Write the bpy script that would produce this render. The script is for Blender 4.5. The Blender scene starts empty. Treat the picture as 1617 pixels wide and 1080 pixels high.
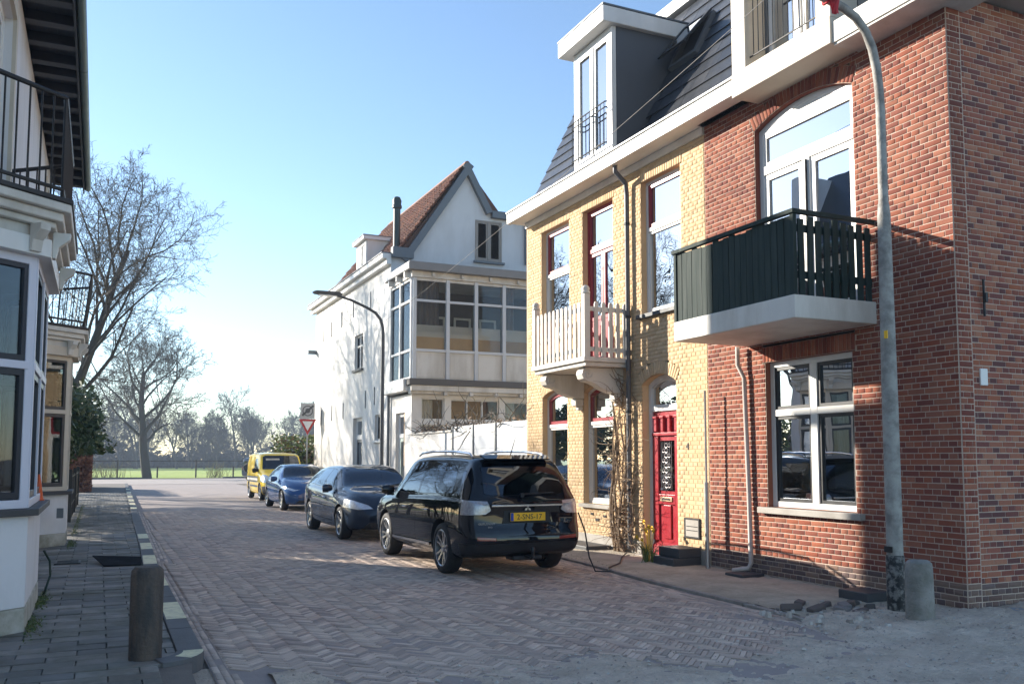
import bpy, bmesh, math, random
import numpy as np
from mathutils import Matrix, Vector
PI = math.pi
rad = math.radians
random.seed(7)
SC = bpy.context.scene
COL = SC.collection

# ------------------------------------------------------------------ camera, sky, sun, exposure
CAM_H = 1.60
cam_data = bpy.data.cameras.new('camera')
cam = bpy.data.objects.new('camera', cam_data)
COL.objects.link(cam)
cam.location = (0, 0, CAM_H)
cam.rotation_euler = (PI / 2 + rad(4.48), 0, -rad(24.7))
cam_data.sensor_width = 36
cam_data.lens = 1417 / 1617 * 36
cam_data.shift_y = (614 - 540) / 1617
cam_data.clip_start = 0.05
cam_data.clip_end = 3000
SC.camera = cam

SUN_DIR = Vector((1.0, -1.26, -0.574)).normalized()       # the way the light travels
SUN_EL = math.asin(-SUN_DIR.z)
SUN_AZ = math.atan2(-SUN_DIR.x, -SUN_DIR.y)               # clockwise from +Y
world = bpy.data.worlds.new('World')
SC.world = world
world.use_nodes = True
wn = world.node_tree
sky = wn.nodes.new('ShaderNodeTexSky')
sky.sky_type = 'NISHITA'
sky.sun_disc = False
sky.sun_elevation = SUN_EL
sky.sun_rotation = SUN_AZ
sky.altitude = 0
sky.air_density = 1.0
sky.dust_density = 0.18
sky.ozone_density = 2.4
wn.links.new(sky.outputs[0], wn.nodes['Background'].inputs[0])
wn.nodes['Background'].inputs[1].default_value = 0.096
sun_data = bpy.data.lights.new('sun', 'SUN')
sun_data.energy = 4.0
sun_data.angle = rad(0.5)
sun_data.color = (1.0, 0.92, 0.80)
sun = bpy.data.objects.new('sun', sun_data)
COL.objects.link(sun)
sun.rotation_euler = SUN_DIR.to_track_quat('-Z', 'Y').to_euler()
sun.location = (-30, 40, 40)
SC.view_settings.view_transform = 'Standard'
SC.view_settings.look = 'None'
SC.view_settings.gamma = 1
SC.view_settings.use_curve_mapping = False
SC.view_settings.exposure = 1.52
SC.cycles.max_bounces = 8
SC.cycles.transparent_max_bounces = 16
SC.cycles.caustics_reflective = False
SC.cycles.caustics_refractive = False
SC.cycles.sample_clamp_indirect = 8

# ------------------------------------------------------------------ materials
MATS = {}
def _nodes(name):
    m = bpy.data.materials.new(name); m.use_nodes = True
    nt = m.node_tree
    return m, nt, nt.nodes['Principled BSDF']
def _noise(nt, coord, scale, detail=4, rough=.55):
    n = nt.nodes.new('ShaderNodeTexNoise')
    n.inputs['Scale'].default_value = scale; n.inputs['Detail'].default_value = detail; n.inputs['Roughness'].default_value = rough
    nt.links.new(coord, n.inputs['Vector'])
    return n
def _math(nt, op, a, b=None, clamp=False):
    n = nt.nodes.new('ShaderNodeMath'); n.operation = op; n.use_clamp = clamp
    for i, x in enumerate((a, b)):
        if x is None: continue
        if isinstance(x, (int, float)): n.inputs[i].default_value = x
        else: nt.links.new(x, n.inputs[i])
    return n.outputs[0]
def _mixc(nt, fac, a, b, blend='MIX'):
    n = nt.nodes.new('ShaderNodeMix'); n.data_type = 'RGBA'; n.blend_type = blend
    for sock, x in ((n.inputs[0], fac), (n.inputs[6], a), (n.inputs[7], b)):
        if isinstance(x, (int, float)): sock.default_value = x
        elif isinstance(x, tuple): sock.default_value = (*x, 1)
        else: nt.links.new(x, sock)
    return n.outputs[2]
def _rand(nt):
    g = nt.nodes.new('ShaderNodeNewGeometry'); o = nt.nodes.new('ShaderNodeObjectInfo')
    s = _math(nt, 'ADD', g.outputs['Random Per Island'], o.outputs['Random'])
    return _math(nt, 'FRACT', s)
def _bump(nt, bs, h, strength, dist=.01):
    b = nt.nodes.new('ShaderNodeBump'); b.inputs['Strength'].default_value = strength; b.inputs['Distance'].default_value = dist
    nt.links.new(h, b.inputs['Height']); nt.links.new(b.outputs[0], bs.inputs['Normal'])
def mat(name, col, rough=.6, var=.18, scale=3., bump=.15, bscale=60., metal=0., spec=.5, coat=0., palette=None, dirt=None, dscale=1.2, damt=.5, dist=.01, dsharp=.1, grain=None, streak=None):
    """plain surface: base colour with noise variation, optional palette picked per piece, optional stains, fine relief"""
    if name in MATS: return MATS[name]
    m, nt, bs = _nodes(name)
    tc = nt.nodes.new('ShaderNodeNewGeometry').outputs['Position'] if palette is None or True else None
    if palette:
        cr = nt.nodes.new('ShaderNodeValToRGB'); cr.color_ramp.interpolation = 'CONSTANT'
        el = cr.color_ramp.elements
        while len(el) < len(palette): el.new(.5)
        for i, c in enumerate(palette):
            el[i].position = i / len(palette); el[i].color = (*c, 1)
        nt.links.new(_rand(nt), cr.inputs[0])
        c0 = cr.outputs[0]
    else:
        c0 = None
    def stretched(v):
        n = nt.nodes.new('ShaderNodeVectorMath'); n.operation = 'MULTIPLY'; nt.links.new(tc, n.inputs[0]); n.inputs[1].default_value = v
        return n.outputs[0]
    n1 = _noise(nt, stretched(grain) if grain else tc, scale)
    f = _math(nt, 'MULTIPLY_ADD', n1.outputs[0], 2 * var)
    f.node.inputs[2].default_value = 1 - var
    mul = nt.nodes.new('ShaderNodeVectorMath'); mul.operation = 'SCALE'
    if c0 is None: mul.inputs[0].default_value = col
    else: nt.links.new(c0, mul.inputs[0])
    nt.links.new(f, mul.inputs['Scale'])
    c = mul.outputs[0]
    if dirt:
        n2 = _noise(nt, stretched(streak) if streak else tc, dscale, 6, .65)
        mr = nt.nodes.new('ShaderNodeMapRange'); mr.inputs[1].default_value = .5 - dsharp + .02; mr.inputs[2].default_value = .5 + dsharp + .04
        mr.inputs[4].default_value = damt
        nt.links.new(n2.outputs[0], mr.inputs[0])
        c = _mixc(nt, mr.outputs[0], c, dirt)
    nt.links.new(c, bs.inputs['Base Color'])
    rr = _math(nt, 'MULTIPLY_ADD', n1.outputs[0], .25); rr.node.inputs[2].default_value = max(0., rough - .12)
    nt.links.new(rr, bs.inputs['Roughness'])
    bs.inputs['Metallic'].default_value = metal
    bs.inputs['Specular IOR Level'].default_value = spec
    if coat: bs.inputs['Coat Weight'].default_value = coat; bs.inputs['Coat Roughness'].default_value = .03
    if bump:
        nb = _noise(nt, tc, bscale, 3)
        _bump(nt, bs, nb.outputs[0], bump, dist)
    MATS[name] = m
    return m
def glass_mat(name, tint=(.80, .84, .84), base=.015, gain=.9, wav=.0012):
    if name in MATS: return MATS[name]
    m, nt, bs = _nodes(name); nt.nodes.remove(bs)
    out = nt.nodes['Material Output']
    tr = nt.nodes.new('ShaderNodeBsdfTransparent'); tr.inputs[0].default_value = (*tint, 1)
    gl = nt.nodes.new('ShaderNodeBsdfGlossy'); gl.inputs['Roughness'].default_value = .0; gl.inputs[0].default_value = (.54, .58, .64, 1)
    fr = nt.nodes.new('ShaderNodeFresnel'); fr.inputs[0].default_value = 1.5
    fac = _math(nt, 'MULTIPLY_ADD', fr.outputs[0], gain, True); fac.node.inputs[2].default_value = base
    if wav:
        pos = nt.nodes.new('ShaderNodeNewGeometry').outputs['Position']
        nb = _noise(nt, pos, 2.2, 1)
        b = nt.nodes.new('ShaderNodeBump'); b.inputs['Strength'].default_value = 1; b.inputs['Distance'].default_value = wav
        nt.links.new(nb.outputs[0], b.inputs['Height']); nt.links.new(b.outputs[0], gl.inputs['Normal'])
    mx = nt.nodes.new('ShaderNodeMixShader')
    nt.links.new(fac, mx.inputs[0]); nt.links.new(tr.outputs[0], mx.inputs[1]); nt.links.new(gl.outputs[0], mx.inputs[2])
    nt.links.new(mx.outputs[0], out.inputs[0])
    MATS[name] = m
    return m
def paint_mat(name, col, metal=.35, flake=.03):
    if name in MATS: return MATS[name]
    m, nt, bs = _nodes(name)
    pos = nt.nodes.new('ShaderNodeNewGeometry').outputs['Position']
    n = _noise(nt, pos, 2.5, 5, .6)
    c = _mixc(nt, n.outputs[0], tuple(x * .85 for x in col), tuple(min(1, x * 1.15 + .002) for x in col))
    nt.links.new(c, bs.inputs['Base Color'])
    bs.inputs['Metallic'].default_value = metal
    r = _math(nt, 'MULTIPLY_ADD', n.outputs[0], .15); r.node.inputs[2].default_value = .42
    nt.links.new(r, bs.inputs['Roughness'])
    bs.inputs['Coat Weight'].default_value = 1; bs.inputs['Coat Roughness'].default_value = .015; bs.inputs['Specular IOR Level'].default_value = .0
    MATS[name] = m
    return m
def leaf_mat(name, palette, rough=.5):
    m = mat(name, palette[0], rough, .25, 6, 0, palette=palette, spec=.35)
    bs = m.node_tree.nodes['Principled BSDF']
    bs.inputs['Subsurface Weight'].default_value = 0
    return m

WHITE = mat('white_paint', (.78, .77, .74), .42, .05, 2, .08, 90, dirt=(.45, .42, .37), dscale=1.3, damt=.28, streak=(1, 1, .25))
WHITE2 = mat('aged_white_paint', (.70, .67, .61), .5, .08, 3, .12, 70, dirt=(.36, .32, .26), dscale=1.8, damt=.5, streak=(1, 1, .22))
CREAM = mat('cream_concrete', (.66, .58, .47), .6, .07, 3, .12, 80, dirt=(.42, .36, .28), dscale=1.3, damt=.3)
REDP = mat('dark_red_paint', (.30, .022, .035), .32, .1, 4, .05, 50)
REDD = mat('door_red_paint', (.36, .018, .03), .3, .12, 5, .06, 50)
GREENB = mat('green_black_paint', (.018, .033, .029), .72, .35, 30, .2, 40, dirt=(.045, .062, .055), dscale=9, damt=.6, spec=.25, grain=(1, 1, .06), streak=(1, 1, .1))
BLACKM = mat('black_metal', (.013, .014, .016), .42, .2, 8, .12, 120)
GREYM = mat('grey_metal', (.26, .27, .28), .42, .15, 6, .1, 100, metal=.6)
ZINC = mat('zinc_grey', (.12, .135, .15), .5, .1, 2.5, .08, 40, metal=.2)
CHEEK = mat('dark_grey_cheek_board', (.075, .085, .10), .55, .08, 1.5, .05, 30)
STONE = mat('bluestone', (.055, .058, .062), .55, .25, 5, .25, 60)
SILLM = mat('sill_concrete', (.40, .37, .33), .7, .12, 6, .25, 60, dirt=(.2, .18, .15), dscale=3, damt=.4)
CONC = mat('weathered_concrete', (.30, .285, .26), .85, .3, 9, .9, 40, dirt=(.11, .11, .085), dscale=5, damt=.75, dist=.02, dsharp=.14)
ROOMM = mat('room_plaster', (.30, .27, .24), .8, .1, 2, 0)
CURT = mat('curtain_linen', (.60, .58, .54), .8, .08, 4, .05)
CURTD = mat('curtain_grey', (.20, .18, .175), .85, .2, 5, .1)
WOODT = mat('tan_wood', (.46, .29, .15), .55, .2, 4, .1)
WIN = glass_mat('window_glass')
WIN2 = glass_mat('window_glass_clear', (.88, .9, .9), .0, .7)
REDBR = [(.30, .092, .055), (.25, .077, .052), (.34, .112, .065), (.205, .066, .05), (.32, .125, .08), (.265, .09, .062), (.37, .143, .088)]
BRICKR = mat('red_brick', None, .8, .16, 26, .25, 70, palette=REDBR, dist=.006, dirt=(.12, .055, .045), dscale=1.0, damt=.5, dsharp=.2, streak=(1, 1, .3), spec=.12)
BRICKS = mat('brown_side_brick', None, .85, .16, 26, .5, 70, dist=.006, palette=[(.31, .115, .075), (.36, .145, .093), (.26, .092, .066), (.40, .18, .115), (.20, .078, .066), (.33, .122, .085), (.35, .125, .072), (.15, .07, .065)], spec=.12)
BRICKQ = mat('dark_plinth_brick', None, .8, .18, 26, .5, 70, dist=.006, palette=[(.16, .10, .085), (.20, .135, .11), (.13, .09, .085), (.23, .15, .115), (.175, .125, .115)], spec=.12)
BRICKY = mat('yellow_brick', None, .75, .10, 22, .15, 70, dist=.005, dirt=(.50, .37, .23), dscale=.9, damt=.4, dsharp=.2, streak=(1, 1, .35), palette=[(.69, .495, .295), (.65, .455, .265), (.73, .535, .325), (.62, .43, .25), (.71, .505, .30), (.67, .485, .305)], spec=.12)
MORTR = mat('pale_mortar', (.56, .45, .37), .9, .2, 12, .4, 50, spec=.12)
MORTY = mat('buff_mortar', (.56, .42, .25), .9, .15, 12, .4, 50, spec=.12)
SLATE = mat('slate_tile', None, .38, .18, 9, .25, 45, palette=[(.030, .034, .042), (.038, .042, .05), (.026, .03, .038), (.045, .048, .055), (.034, .038, .046)], spec=.6)
PANT = mat('orange_pantile', None, .75, .25, 9, .3, 40, palette=[(.28, .11, .06), (.23, .09, .055), (.31, .13, .07), (.19, .08, .052), (.26, .125, .078)], dirt=(.08, .06, .045), dscale=2, damt=.5)

# ------------------------------------------------------------------ mesh helpers
WM = {}
def par(o, p):
    if p is not None:
        o.parent = p
        o.matrix_parent_inverse = WM.get(p.name, Matrix.Identity(4)).inverted()
    return o
def link(name, me, parent=None):
    o = bpy.data.objects.new(name, me); COL.objects.link(o)
    WM.setdefault(o.name, Matrix.Identity(4))
    return par(o, parent)
def tag(o, label=None, cat=None, group=None, kind=None):
    if label: o['label'] = label
    if cat: o['category'] = cat
    if group: o['group'] = group
    if kind: o['kind'] = kind
    return o
def thing(name, label, cat, loc=(0, 0, 0), group=None, local=False, rz=0.):
    o = bpy.data.objects.new(name, None); COL.objects.link(o)
    o.location = loc; o.rotation_euler = (0, 0, rz)
    o.empty_display_size = .2
    WM[o.name] = Matrix.Identity(4) if local else Matrix.Translation(loc) @ Matrix.Rotation(rz, 4, 'Z')
    return tag(o, label, cat, group)
def face_frame(O, U, N):
    """local (u, n, z) -> world; n points out of the wall"""
    O = Vector(O); U = Vector(U).normalized(); N = Vector(N).normalized()
    M = Matrix(((U.x, N.x, 0, O.x), (U.y, N.y, 0, O.y), (U.z, N.z, 1, O.z), (0, 0, 0, 1)))
    return M
class MB:
    def __init__(s): s.v = []; s.f = []
    def add(s, vs, fs):
        k = len(s.v); s.v += [tuple(p) for p in vs]; s.f += [tuple(i + k for i in q) for q in fs]
    def box(s, x0, x1, y0, y1, z0, z1):
        s.add([(x0, y0, z0), (x1, y0, z0), (x1, y1, z0), (x0, y1, z0), (x0, y0, z1), (x1, y0, z1), (x1, y1, z1), (x0, y1, z1)],
              [(0, 3, 2, 1), (4, 5, 6, 7), (0, 1, 5, 4), (1, 2, 6, 5), (2, 3, 7, 6), (3, 0, 4, 7)]); return s
    def prism(s, poly, d):
        """poly: 3-d points of one cap; d: offset vector"""
        n = len(poly); q = [(p[0] + d[0], p[1] + d[1], p[2] + d[2]) for p in poly]
        s.add(list(poly) + q, [tuple(range(n - 1, -1, -1)), tuple(range(n, 2 * n))] + [(i, (i + 1) % n, n + (i + 1) % n, n + i) for i in range(n)]); return s
    def wall(s, poly, n0, n1):
        """poly in (u,z), thickness from n0 to n1"""
        return s.prism([(u, n0, z) for u, z in poly], (0, n1 - n0, 0))
    def ring(s, a, b, n0, n1):
        """frame between the outlines a (outer) and b (inner) in (u,z); n0 back, n1 front"""
        k = len(a); vs = [(u, n1, z) for u, z in a] + [(u, n1, z) for u, z in b] + [(u, n0, z) for u, z in a] + [(u, n0, z) for u, z in b]
        fs = []
        for i in range(k):
            j = (i + 1) % k
            fs += [(i, j, k + j, k + i), (k + i, k + j, 3 * k + j, 3 * k + i), (j, i, 2 * k + i, 2 * k + j), (2 * k + j, 2 * k + i, 3 * k + i, 3 * k + j)]
        s.add(vs, fs); return s
    def strip(s, a, n0, n1):
        k = len(a); s.add([(u, n0, z) for u, z in a] + [(u, n1, z) for u, z in a], [(i, (i + 1) % k, k + (i + 1) % k, k + i) for i in range(k)]); return s
    def tube(s, pts, r, n=6, cap=True):
        pts = [Vector(p) for p in pts]; k = len(pts)
        if isinstance(r, (int, float)): r = [r] * k
        d0 = (pts[1] - pts[0]).normalized()
        a = d0.orthogonal().normalized(); vs = []
        for i, p in enumerate(pts):
            d = (pts[min(i + 1, k - 1)] - pts[max(i - 1, 0)])
            if d.length < 1e-9: d = d0
            d.normalize()
            a = (a - d * a.dot(d))
            if a.length < 1e-6: a = d.orthogonal()
            a.normalize(); b = d.cross(a)
            for j in range(n):
                t = 2 * PI * j / n; q = p + (a * math.cos(t) + b * math.sin(t)) * r[i]
                vs.append((q.x, q.y, q.z))
        fs = [(i * n + j, i * n + (j + 1) % n, (i + 1) * n + (j + 1) % n, (i + 1) * n + j) for i in range(k - 1) for j in range(n)]
        if cap: fs += [tuple(range(n - 1, -1, -1)), tuple(range((k - 1) * n, k * n))]
        s.add(vs, fs); return s
    def lathe(s, prof, n=20, c=(0, 0, 0), axis='z', cap=True):
        vs = []
        for r, h in prof:
            for j in range(n):
                t = 2 * PI * j / n; x, y = r * math.cos(t), r * math.sin(t)
                p = {'z': (x, y, h), 'y': (x, h, y), 'x': (h, x, y)}[axis]
                vs.append((p[0] + c[0], p[1] + c[1], p[2] + c[2]))
        k = len(prof)
        fs = [(i * n + j, i * n + (j + 1) % n, (i + 1) * n + (j + 1) % n, (i + 1) * n + j) for i in range(k - 1) for j in range(n)]
        if cap: fs += [tuple(range(n - 1, -1, -1)), tuple(range((k - 1) * n, k * n))]
        s.add(vs, fs); return s
    def mesh(s, name, M=None):
        me = bpy.data.meshes.new(name)
        f = s.f
        if M is not None and M.to_3x3().determinant() < 0: f = [tuple(reversed(q)) for q in f]
        me.from_pydata(s.v, [], f)
        if M is not None: me.transform(M)
        me.update()
        return me
    def build(s, name, m, parent=None, M=None, smooth=False, bevel=0., ang=40, seg=2, kind=None, label=None):
        me = s.mesh(name, M)
        me.materials.append(m)
        if smooth:
            me.shade_smooth(); me.set_sharp_from_angle(angle=rad(ang))
        o = link(name, me, parent)
        if bevel:
            b = o.modifiers.new('bevel', 'BEVEL'); b.width = bevel; b.segments = seg; b.limit_method = 'ANGLE'; b.angle_limit = rad(40)
        if kind: o['kind'] = kind
        if label: o['label'] = label
        return o
def np_mesh(name, verts, quads, m):
    me = bpy.data.meshes.new(name)
    nv, nf = len(verts), len(quads)
    me.vertices.add(nv); me.vertices.foreach_set('co', np.asarray(verts, np.float32).ravel())
    me.loops.add(nf * 4); me.loops.foreach_set('vertex_index', np.asarray(quads, np.int32).ravel())
    me.polygons.add(nf); me.polygons.foreach_set('loop_start', np.arange(0, nf * 4, 4, dtype=np.int32))
    me.update(calc_edges=True); me.validate()
    me.materials.append(m)
    return me
def outline(u0, u1, z0, z1, rise=0., k=12, e=0.):
    """rectangle or segmental arch, inset by e, counter-clockwise from the lower left"""
    w = u1 - u0
    a, b, c = u0 + e, u1 - e, z0 + e
    if rise <= 0:
        return [(a, c), (b, c), (b, z1 - e), (a, z1 - e)]
    R = (w * w / 4 + rise * rise) / (2 * rise); zc = z1 - R; r = R - e
    h = (b - a) / 2; um = (u0 + u1) / 2
    t = math.asin(min(1, h / r))
    return [(a, c), (b, c)] + [(um + r * math.sin(t - 2 * t * i / k), zc + r * math.cos(t - 2 * t * i / k)) for i in range(k + 1)]
def text_mesh(txt, size, m, name, parent, M, ext=.002):
    cu = bpy.data.curves.new(name, 'FONT'); cu.body = txt; cu.size = size; cu.extrude = ext; cu.align_x = 'CENTER'; cu.align_y = 'CENTER'; cu.resolution_u = 3
    t = bpy.data.objects.new(name, cu); COL.objects.link(t)
    dg = bpy.context.evaluated_depsgraph_get()
    me = bpy.data.meshes.new_from_object(t.evaluated_get(dg))
    bpy.data.objects.remove(t)
    me.transform(M); me.materials.clear(); me.materials.append(m)
    return link(name, me, parent)
def curtain(mb, u0, u1, z0, z1, n, amp=.03, per=.12):
    k = max(6, int((u1 - u0) / per * 6)); vs = []
    for i in range(k + 1):
        u = u0 + (u1 - u0) * i / k; d = n + amp * math.sin(2 * PI * (u - u0) / per) + amp * .5 * math.sin(7.3 * u)
        vs += [(u, d, z0), (u, d, z1)]
    mb.add(vs, [(2 * i, 2 * i + 2, 2 * i + 3, 2 * i + 1) for i in range(k)])
def window(house, M, u0, u1, z0, z1, rise=0., rec=.10, fw=.06, fm=WHITE, bars=(), lights=(), room=.8, name='window', curt=(), roomm=None, glass=None):
    """a window under its house: frame, glazing bars, one sash and one pane for each light, the room behind"""
    w = MB().ring(outline(u0, u1, z0, z1, rise), outline(u0, u1, z0, z1, rise, e=fw), -rec - .09, -rec)
    o = w.build(name, fm, house, M, bevel=.004, seg=1)
    for b in bars:
        MB().box(b[0], b[1], -rec - .085, -rec + .008, b[2], b[3]).build('glazing_bar', b[4] if len(b) > 4 else fm, o, M, bevel=.004, seg=1)
    for L in lights:
        a, b, c, d, r, sw, sm = L[:7]
        g = L[7] if len(L) > 7 else (glass or WIN)
        if sw: MB().ring(outline(a, b, c, d, r), outline(a, b, c, d, r, e=sw), -rec - .065, -rec - .012).build('sash', sm, o, M, bevel=.003, seg=1)
        MB().wall(outline(a, b, c, d, r, e=max(sw - .004, 0)), -rec - .047, -rec - .041).build('pane', g, o, M)
    if room:
        a, b, c, d, n0, n1 = u0 - .25, u1 + .25, z0 - .1, z1 + .1, -rec - .1, -rec - .1 - room
        q = MB(); q.add([(a, n0, c), (b, n0, c), (b, n0, d), (a, n0, d), (a, n1, c), (b, n1, c), (b, n1, d), (a, n1, d)],
                        [(4, 5, 6, 7), (0, 4, 7, 3), (5, 1, 2, 6), (0, 1, 5, 4), (3, 7, 6, 2)])
        q.build('room_interior', roomm or ROOMM, o, M)
    for c in curt:
        q = MB(); curtain(q, *c[:4], -rec - .2, .025, .11); q.build('curtain', c[4] if len(c) > 4 else CURT, o, M, smooth=True, ang=180)
    return o
CAMV = Vector((0, 0, CAM_H))
def unit_brick():
    b = MB(); c = .035
    x, z = .5, .5
    # front face slightly inset so that every arris is softened; open at the back
    b.add([(-x, -1, -z), (x, -1, -z), (x, -1, z), (-x, -1, z), (-x, -.05, -z), (x, -.05, -z), (x, -.05, z), (-x, -.05, z),
           (-x + .015, 0, -z + c), (x - .015, 0, -z + c), (x - .015, 0, z - c), (-x + .015, 0, z - c)],
          [(0, 1, 5, 4), (1, 2, 6, 5), (2, 3, 7, 6), (3, 0, 4, 7), (4, 5, 9, 8), (5, 6, 10, 9), (6, 7, 11, 10), (7, 4, 8, 11), (8, 9, 10, 11)])
    return b
_UB = unit_brick()
UBV = np.array(_UB.v); UBF = np.array(_UB.f)
UB = {}
def place_bricks(parent, items, m, M, indiv, name='brick', depth=.03, stuff='brick_field', view=None):
    """items: (u, z, du, dz, proud, rot); nearest ones become objects of their own, the rest one mesh"""
    M3 = np.array(M)
    flip = M.to_3x3().determinant() < 0
    def dist(it):
        return (M @ Vector((it[0], 0, it[1])) - CAMV).length
    items = sorted(items, key=dist)
    if view: items = sorted(items, key=lambda it: 0 if view(M @ Vector((it[0], 0, it[1]))) else 1)
    key = (m.name, flip)
    if key not in UB:
        me = _UB.mesh(name)
        if flip: me.flip_normals()
        me.materials.append(m); UB[key] = me
    R3 = M.to_3x3().to_4x4()
    for it in items[:indiv]:
        u, z, du, dz, pr, rot = it
        o = bpy.data.objects.new(name, UB[key]); COL.objects.link(o)
        W = M @ Matrix.Translation((u, pr, z)) @ Matrix.Rotation(rot, 4, 'Y') @ Matrix.Diagonal((du, depth, dz, 1))
        par(o, parent)
        o.matrix_basis = W if parent is None else (Matrix.Identity(4) @ W)
    rest = items[indiv:]
    if rest:
        A = np.array(rest)
        V = UBV[None] * np.stack([A[:, 2], np.full(len(A), depth), A[:, 3]], 1)[:, None, :]
        cs, sn = np.cos(A[:, 5])[:, None], np.sin(A[:, 5])[:, None]
        x = V[..., 0] * cs + V[..., 2] * sn; zz = -V[..., 0] * sn + V[..., 2] * cs
        L = np.stack([x + A[:, 0:1], V[..., 1] + A[:, 4:5], zz + A[:, 1:2]], -1).reshape(-1, 3)
        Wv = L @ M3[:3, :3].T + M3[:3, 3]
        F = (UBF[None] + (np.arange(len(A)) * len(UBV))[:, None, None]).reshape(-1, 4)
        if flip: F = F[:, ::-1]
        o = link(stuff, np_mesh(stuff, Wv, F, m), parent); o['kind'] = 'stuff'
def brick_wall(parent, M, u0, u1, z0, z1, opens, m, mortar, indiv=300, course=.0635, L=.222, jt=.0105, seed=1, plinth=None, soldiers=(), view=None):
    """a wall skin of single bricks round its openings (a, b, c, d, rise, band), recessed mortar behind them"""
    rng = random.Random(seed)
    def cut(z):
        out = []
        for a, b, c, d, rise, band in opens:
            if z < c or z > d + band: continue
            if rise > 0:
                w = b - a; R = (w * w / 4 + rise * rise) / (2 * rise); zc = d - R; um = (a + b) / 2
                if z <= d - rise: out.append((a, b)); continue
                dz = z - zc; th = math.asin(w / 2 / R)
                h = min(math.sqrt(max(0, (R + band) ** 2 - dz * dz)), dz * math.tan(th) + .01)
                if h > 0: out.append((um - h, um + h))
            else:
                e = .05 if (z > d and band) else 0
                out.append((a - e, b + e))
        return sorted(out)
    def spans(z):
        s = [(u0, u1)]
        for a, b in cut(z):
            s = [p for x, y in s for p in ((x, min(y, a)), (max(x, b), y)) if p[1] - p[0] > .01]
        return s
    items = []; pl = []; mort = MB()
    nz = int((z1 - z0) / course)
    ch = (z1 - z0) / nz
    for i in range(nz):
        zc = z0 + (i + .5) * ch
        hd = i % 2 == 1
        unit = L / 2 if hd else L
        off = {0: 0, 1: L / 4, 2: L / 2, 3: L / 4}[i % 4]
        for a, b in spans(zc):
            mort.add([(a - .004, -.005, zc - ch / 2), (b + .004, -.005, zc - ch / 2), (b + .004, -.005, zc + ch / 2), (a - .004, -.005, zc + ch / 2)], [(0, 1, 2, 3)])
            k = math.floor((a - u0 - off) / unit); x = u0 + off + k * unit
            while x < b:
                p, q = max(x, a), min(x + unit, b)
                if q - p > .03:
                    it = ((p + q) / 2, zc + rng.gauss(0, .0008), q - p - jt, ch - jt, rng.uniform(-.0012, .0012), rng.gauss(0, .004))
                    (pl if plinth and zc < plinth[0] else items).append(it)
                x += unit
    for a, b, c, d, rise, band in opens:
        if not band: continue
        if rise > 0:
            w = b - a; R = (w * w / 4 + rise * rise) / (2 * rise); zc = d - R; um = (a + b) / 2; th = math.asin(w / 2 / R)
            n = max(3, round(2 * th * (R + band / 2) / .066))
            for i in range(n):
                t = -th + 2 * th * (i + .5) / n
                items.append((um + (R + band / 2) * math.sin(t), zc + (R + band / 2) * math.cos(t), 2 * th * (R + band / 2) / n - jt, band - jt, rng.uniform(.0, .003), t))
            o2 = outline(a, b, c, d, rise)[2:]
            mort.add([(um + (R + s) * math.sin(-th + 2 * th * j / 12), -.005, zc + (R + s) * math.cos(-th + 2 * th * j / 12)) for j in range(13) for s in (0, band)],
                     [(2 * j, 2 * j + 2, 2 * j + 3, 2 * j + 1) for j in range(12)])
        else:
            n = round((b - a + .1) / .066)
            for i in range(n):
                items.append((a - .05 + (b - a + .1) * (i + .5) / n, d + band / 2, (b - a + .1) / n - jt, band - jt, rng.uniform(0, .003), rng.gauss(0, .006)))
            mort.add([(a - .05, -.005, d), (b + .05, -.005, d), (b + .05, -.005, d + band), (a - .05, -.005, d + band)], [(0, 1, 2, 3)])
    place_bricks(parent, items, m, M, indiv, view=view)
    if pl: place_bricks(parent, pl, plinth[1], M, 0, stuff='plinth_brick_field')
    mort.build('mortar', mortar, parent, M)
    for a, b, c, d, rise, band in opens:
        MB().strip(outline(a, b, c, d, rise), -.02, -.24).build('reveal', m, parent, M)
# ------------------------------------------------------------------ ground, road, pavements
def left_kerb_x(y):
    return float(np.interp(y, [4, 14, 16, 26, 45, 62], [.80, .82, .88, 1.06, 1.42, 1.75]))
def right_kerb_x(y):
    return float(np.interp(y, [5.0, 6.2, 7.2, 10.3, 12.2, 18, 26, 40, 62], [5.4, 6.2, 6.42, 6.56, 6.78, 6.95, 7.3, 7.75, 8.3]))
SOIL = mat('bare_soil', (.20, .165, .13), .95, .3, 7, .9, 30, dirt=(.10, .082, .065), dscale=3, damt=.7, dist=.02)
GRASS = mat('grass_field', (.30, .40, .055), .9, .3, .25, .8, 6, dirt=(.42, .46, .11), dscale=.06, damt=.6, dist=.1)
ASPH = mat('worn_asphalt', (.22, .20, .19), .9, .2, 1.2, .5, 60, dirt=(.13, .12, .115), dscale=.5, damt=.5)
SANDG = mat('sandy_dirt', (.66, .55, .44), .95, .35, 14, 1., 38, dirt=(.43, .35, .27), dscale=1.6, damt=.9, dist=.035, dsharp=.13)
SANDP = mat('dusty_sand', (.52, .45, .345), .95, .35, 16, 1., 40, dirt=(.29, .245, .18), dscale=2.2, damt=.75, dist=.015, dsharp=.14)
JOINT = mat('joint_sand', (.17, .15, .13), .95, .3, 9, .6, 60)
def sheet(name, m, z, poly, kind='structure', parent=None):
    b = MB(); b.add([(x, y, z) for x, y in poly], [tuple(range(len(poly)))])
    o = b.build(name, m, parent)
    if parent is None: o['kind'] = kind
    return o
sheet('ground', SOIL, -.012, [(-900, -300), (900, -300), (900, 1500), (-900, 1500)])
sheet('grass_field', GRASS, .035, [(-500, 80.2), (600, 80.2), (600, 700), (-500, 700)])
CROSS = mat('pale_brick_paving', (.42, .36, .32), .9, .25, 1.5, .5, 40, dirt=(.30, .265, .245), dscale=.6, damt=.6)
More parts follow.
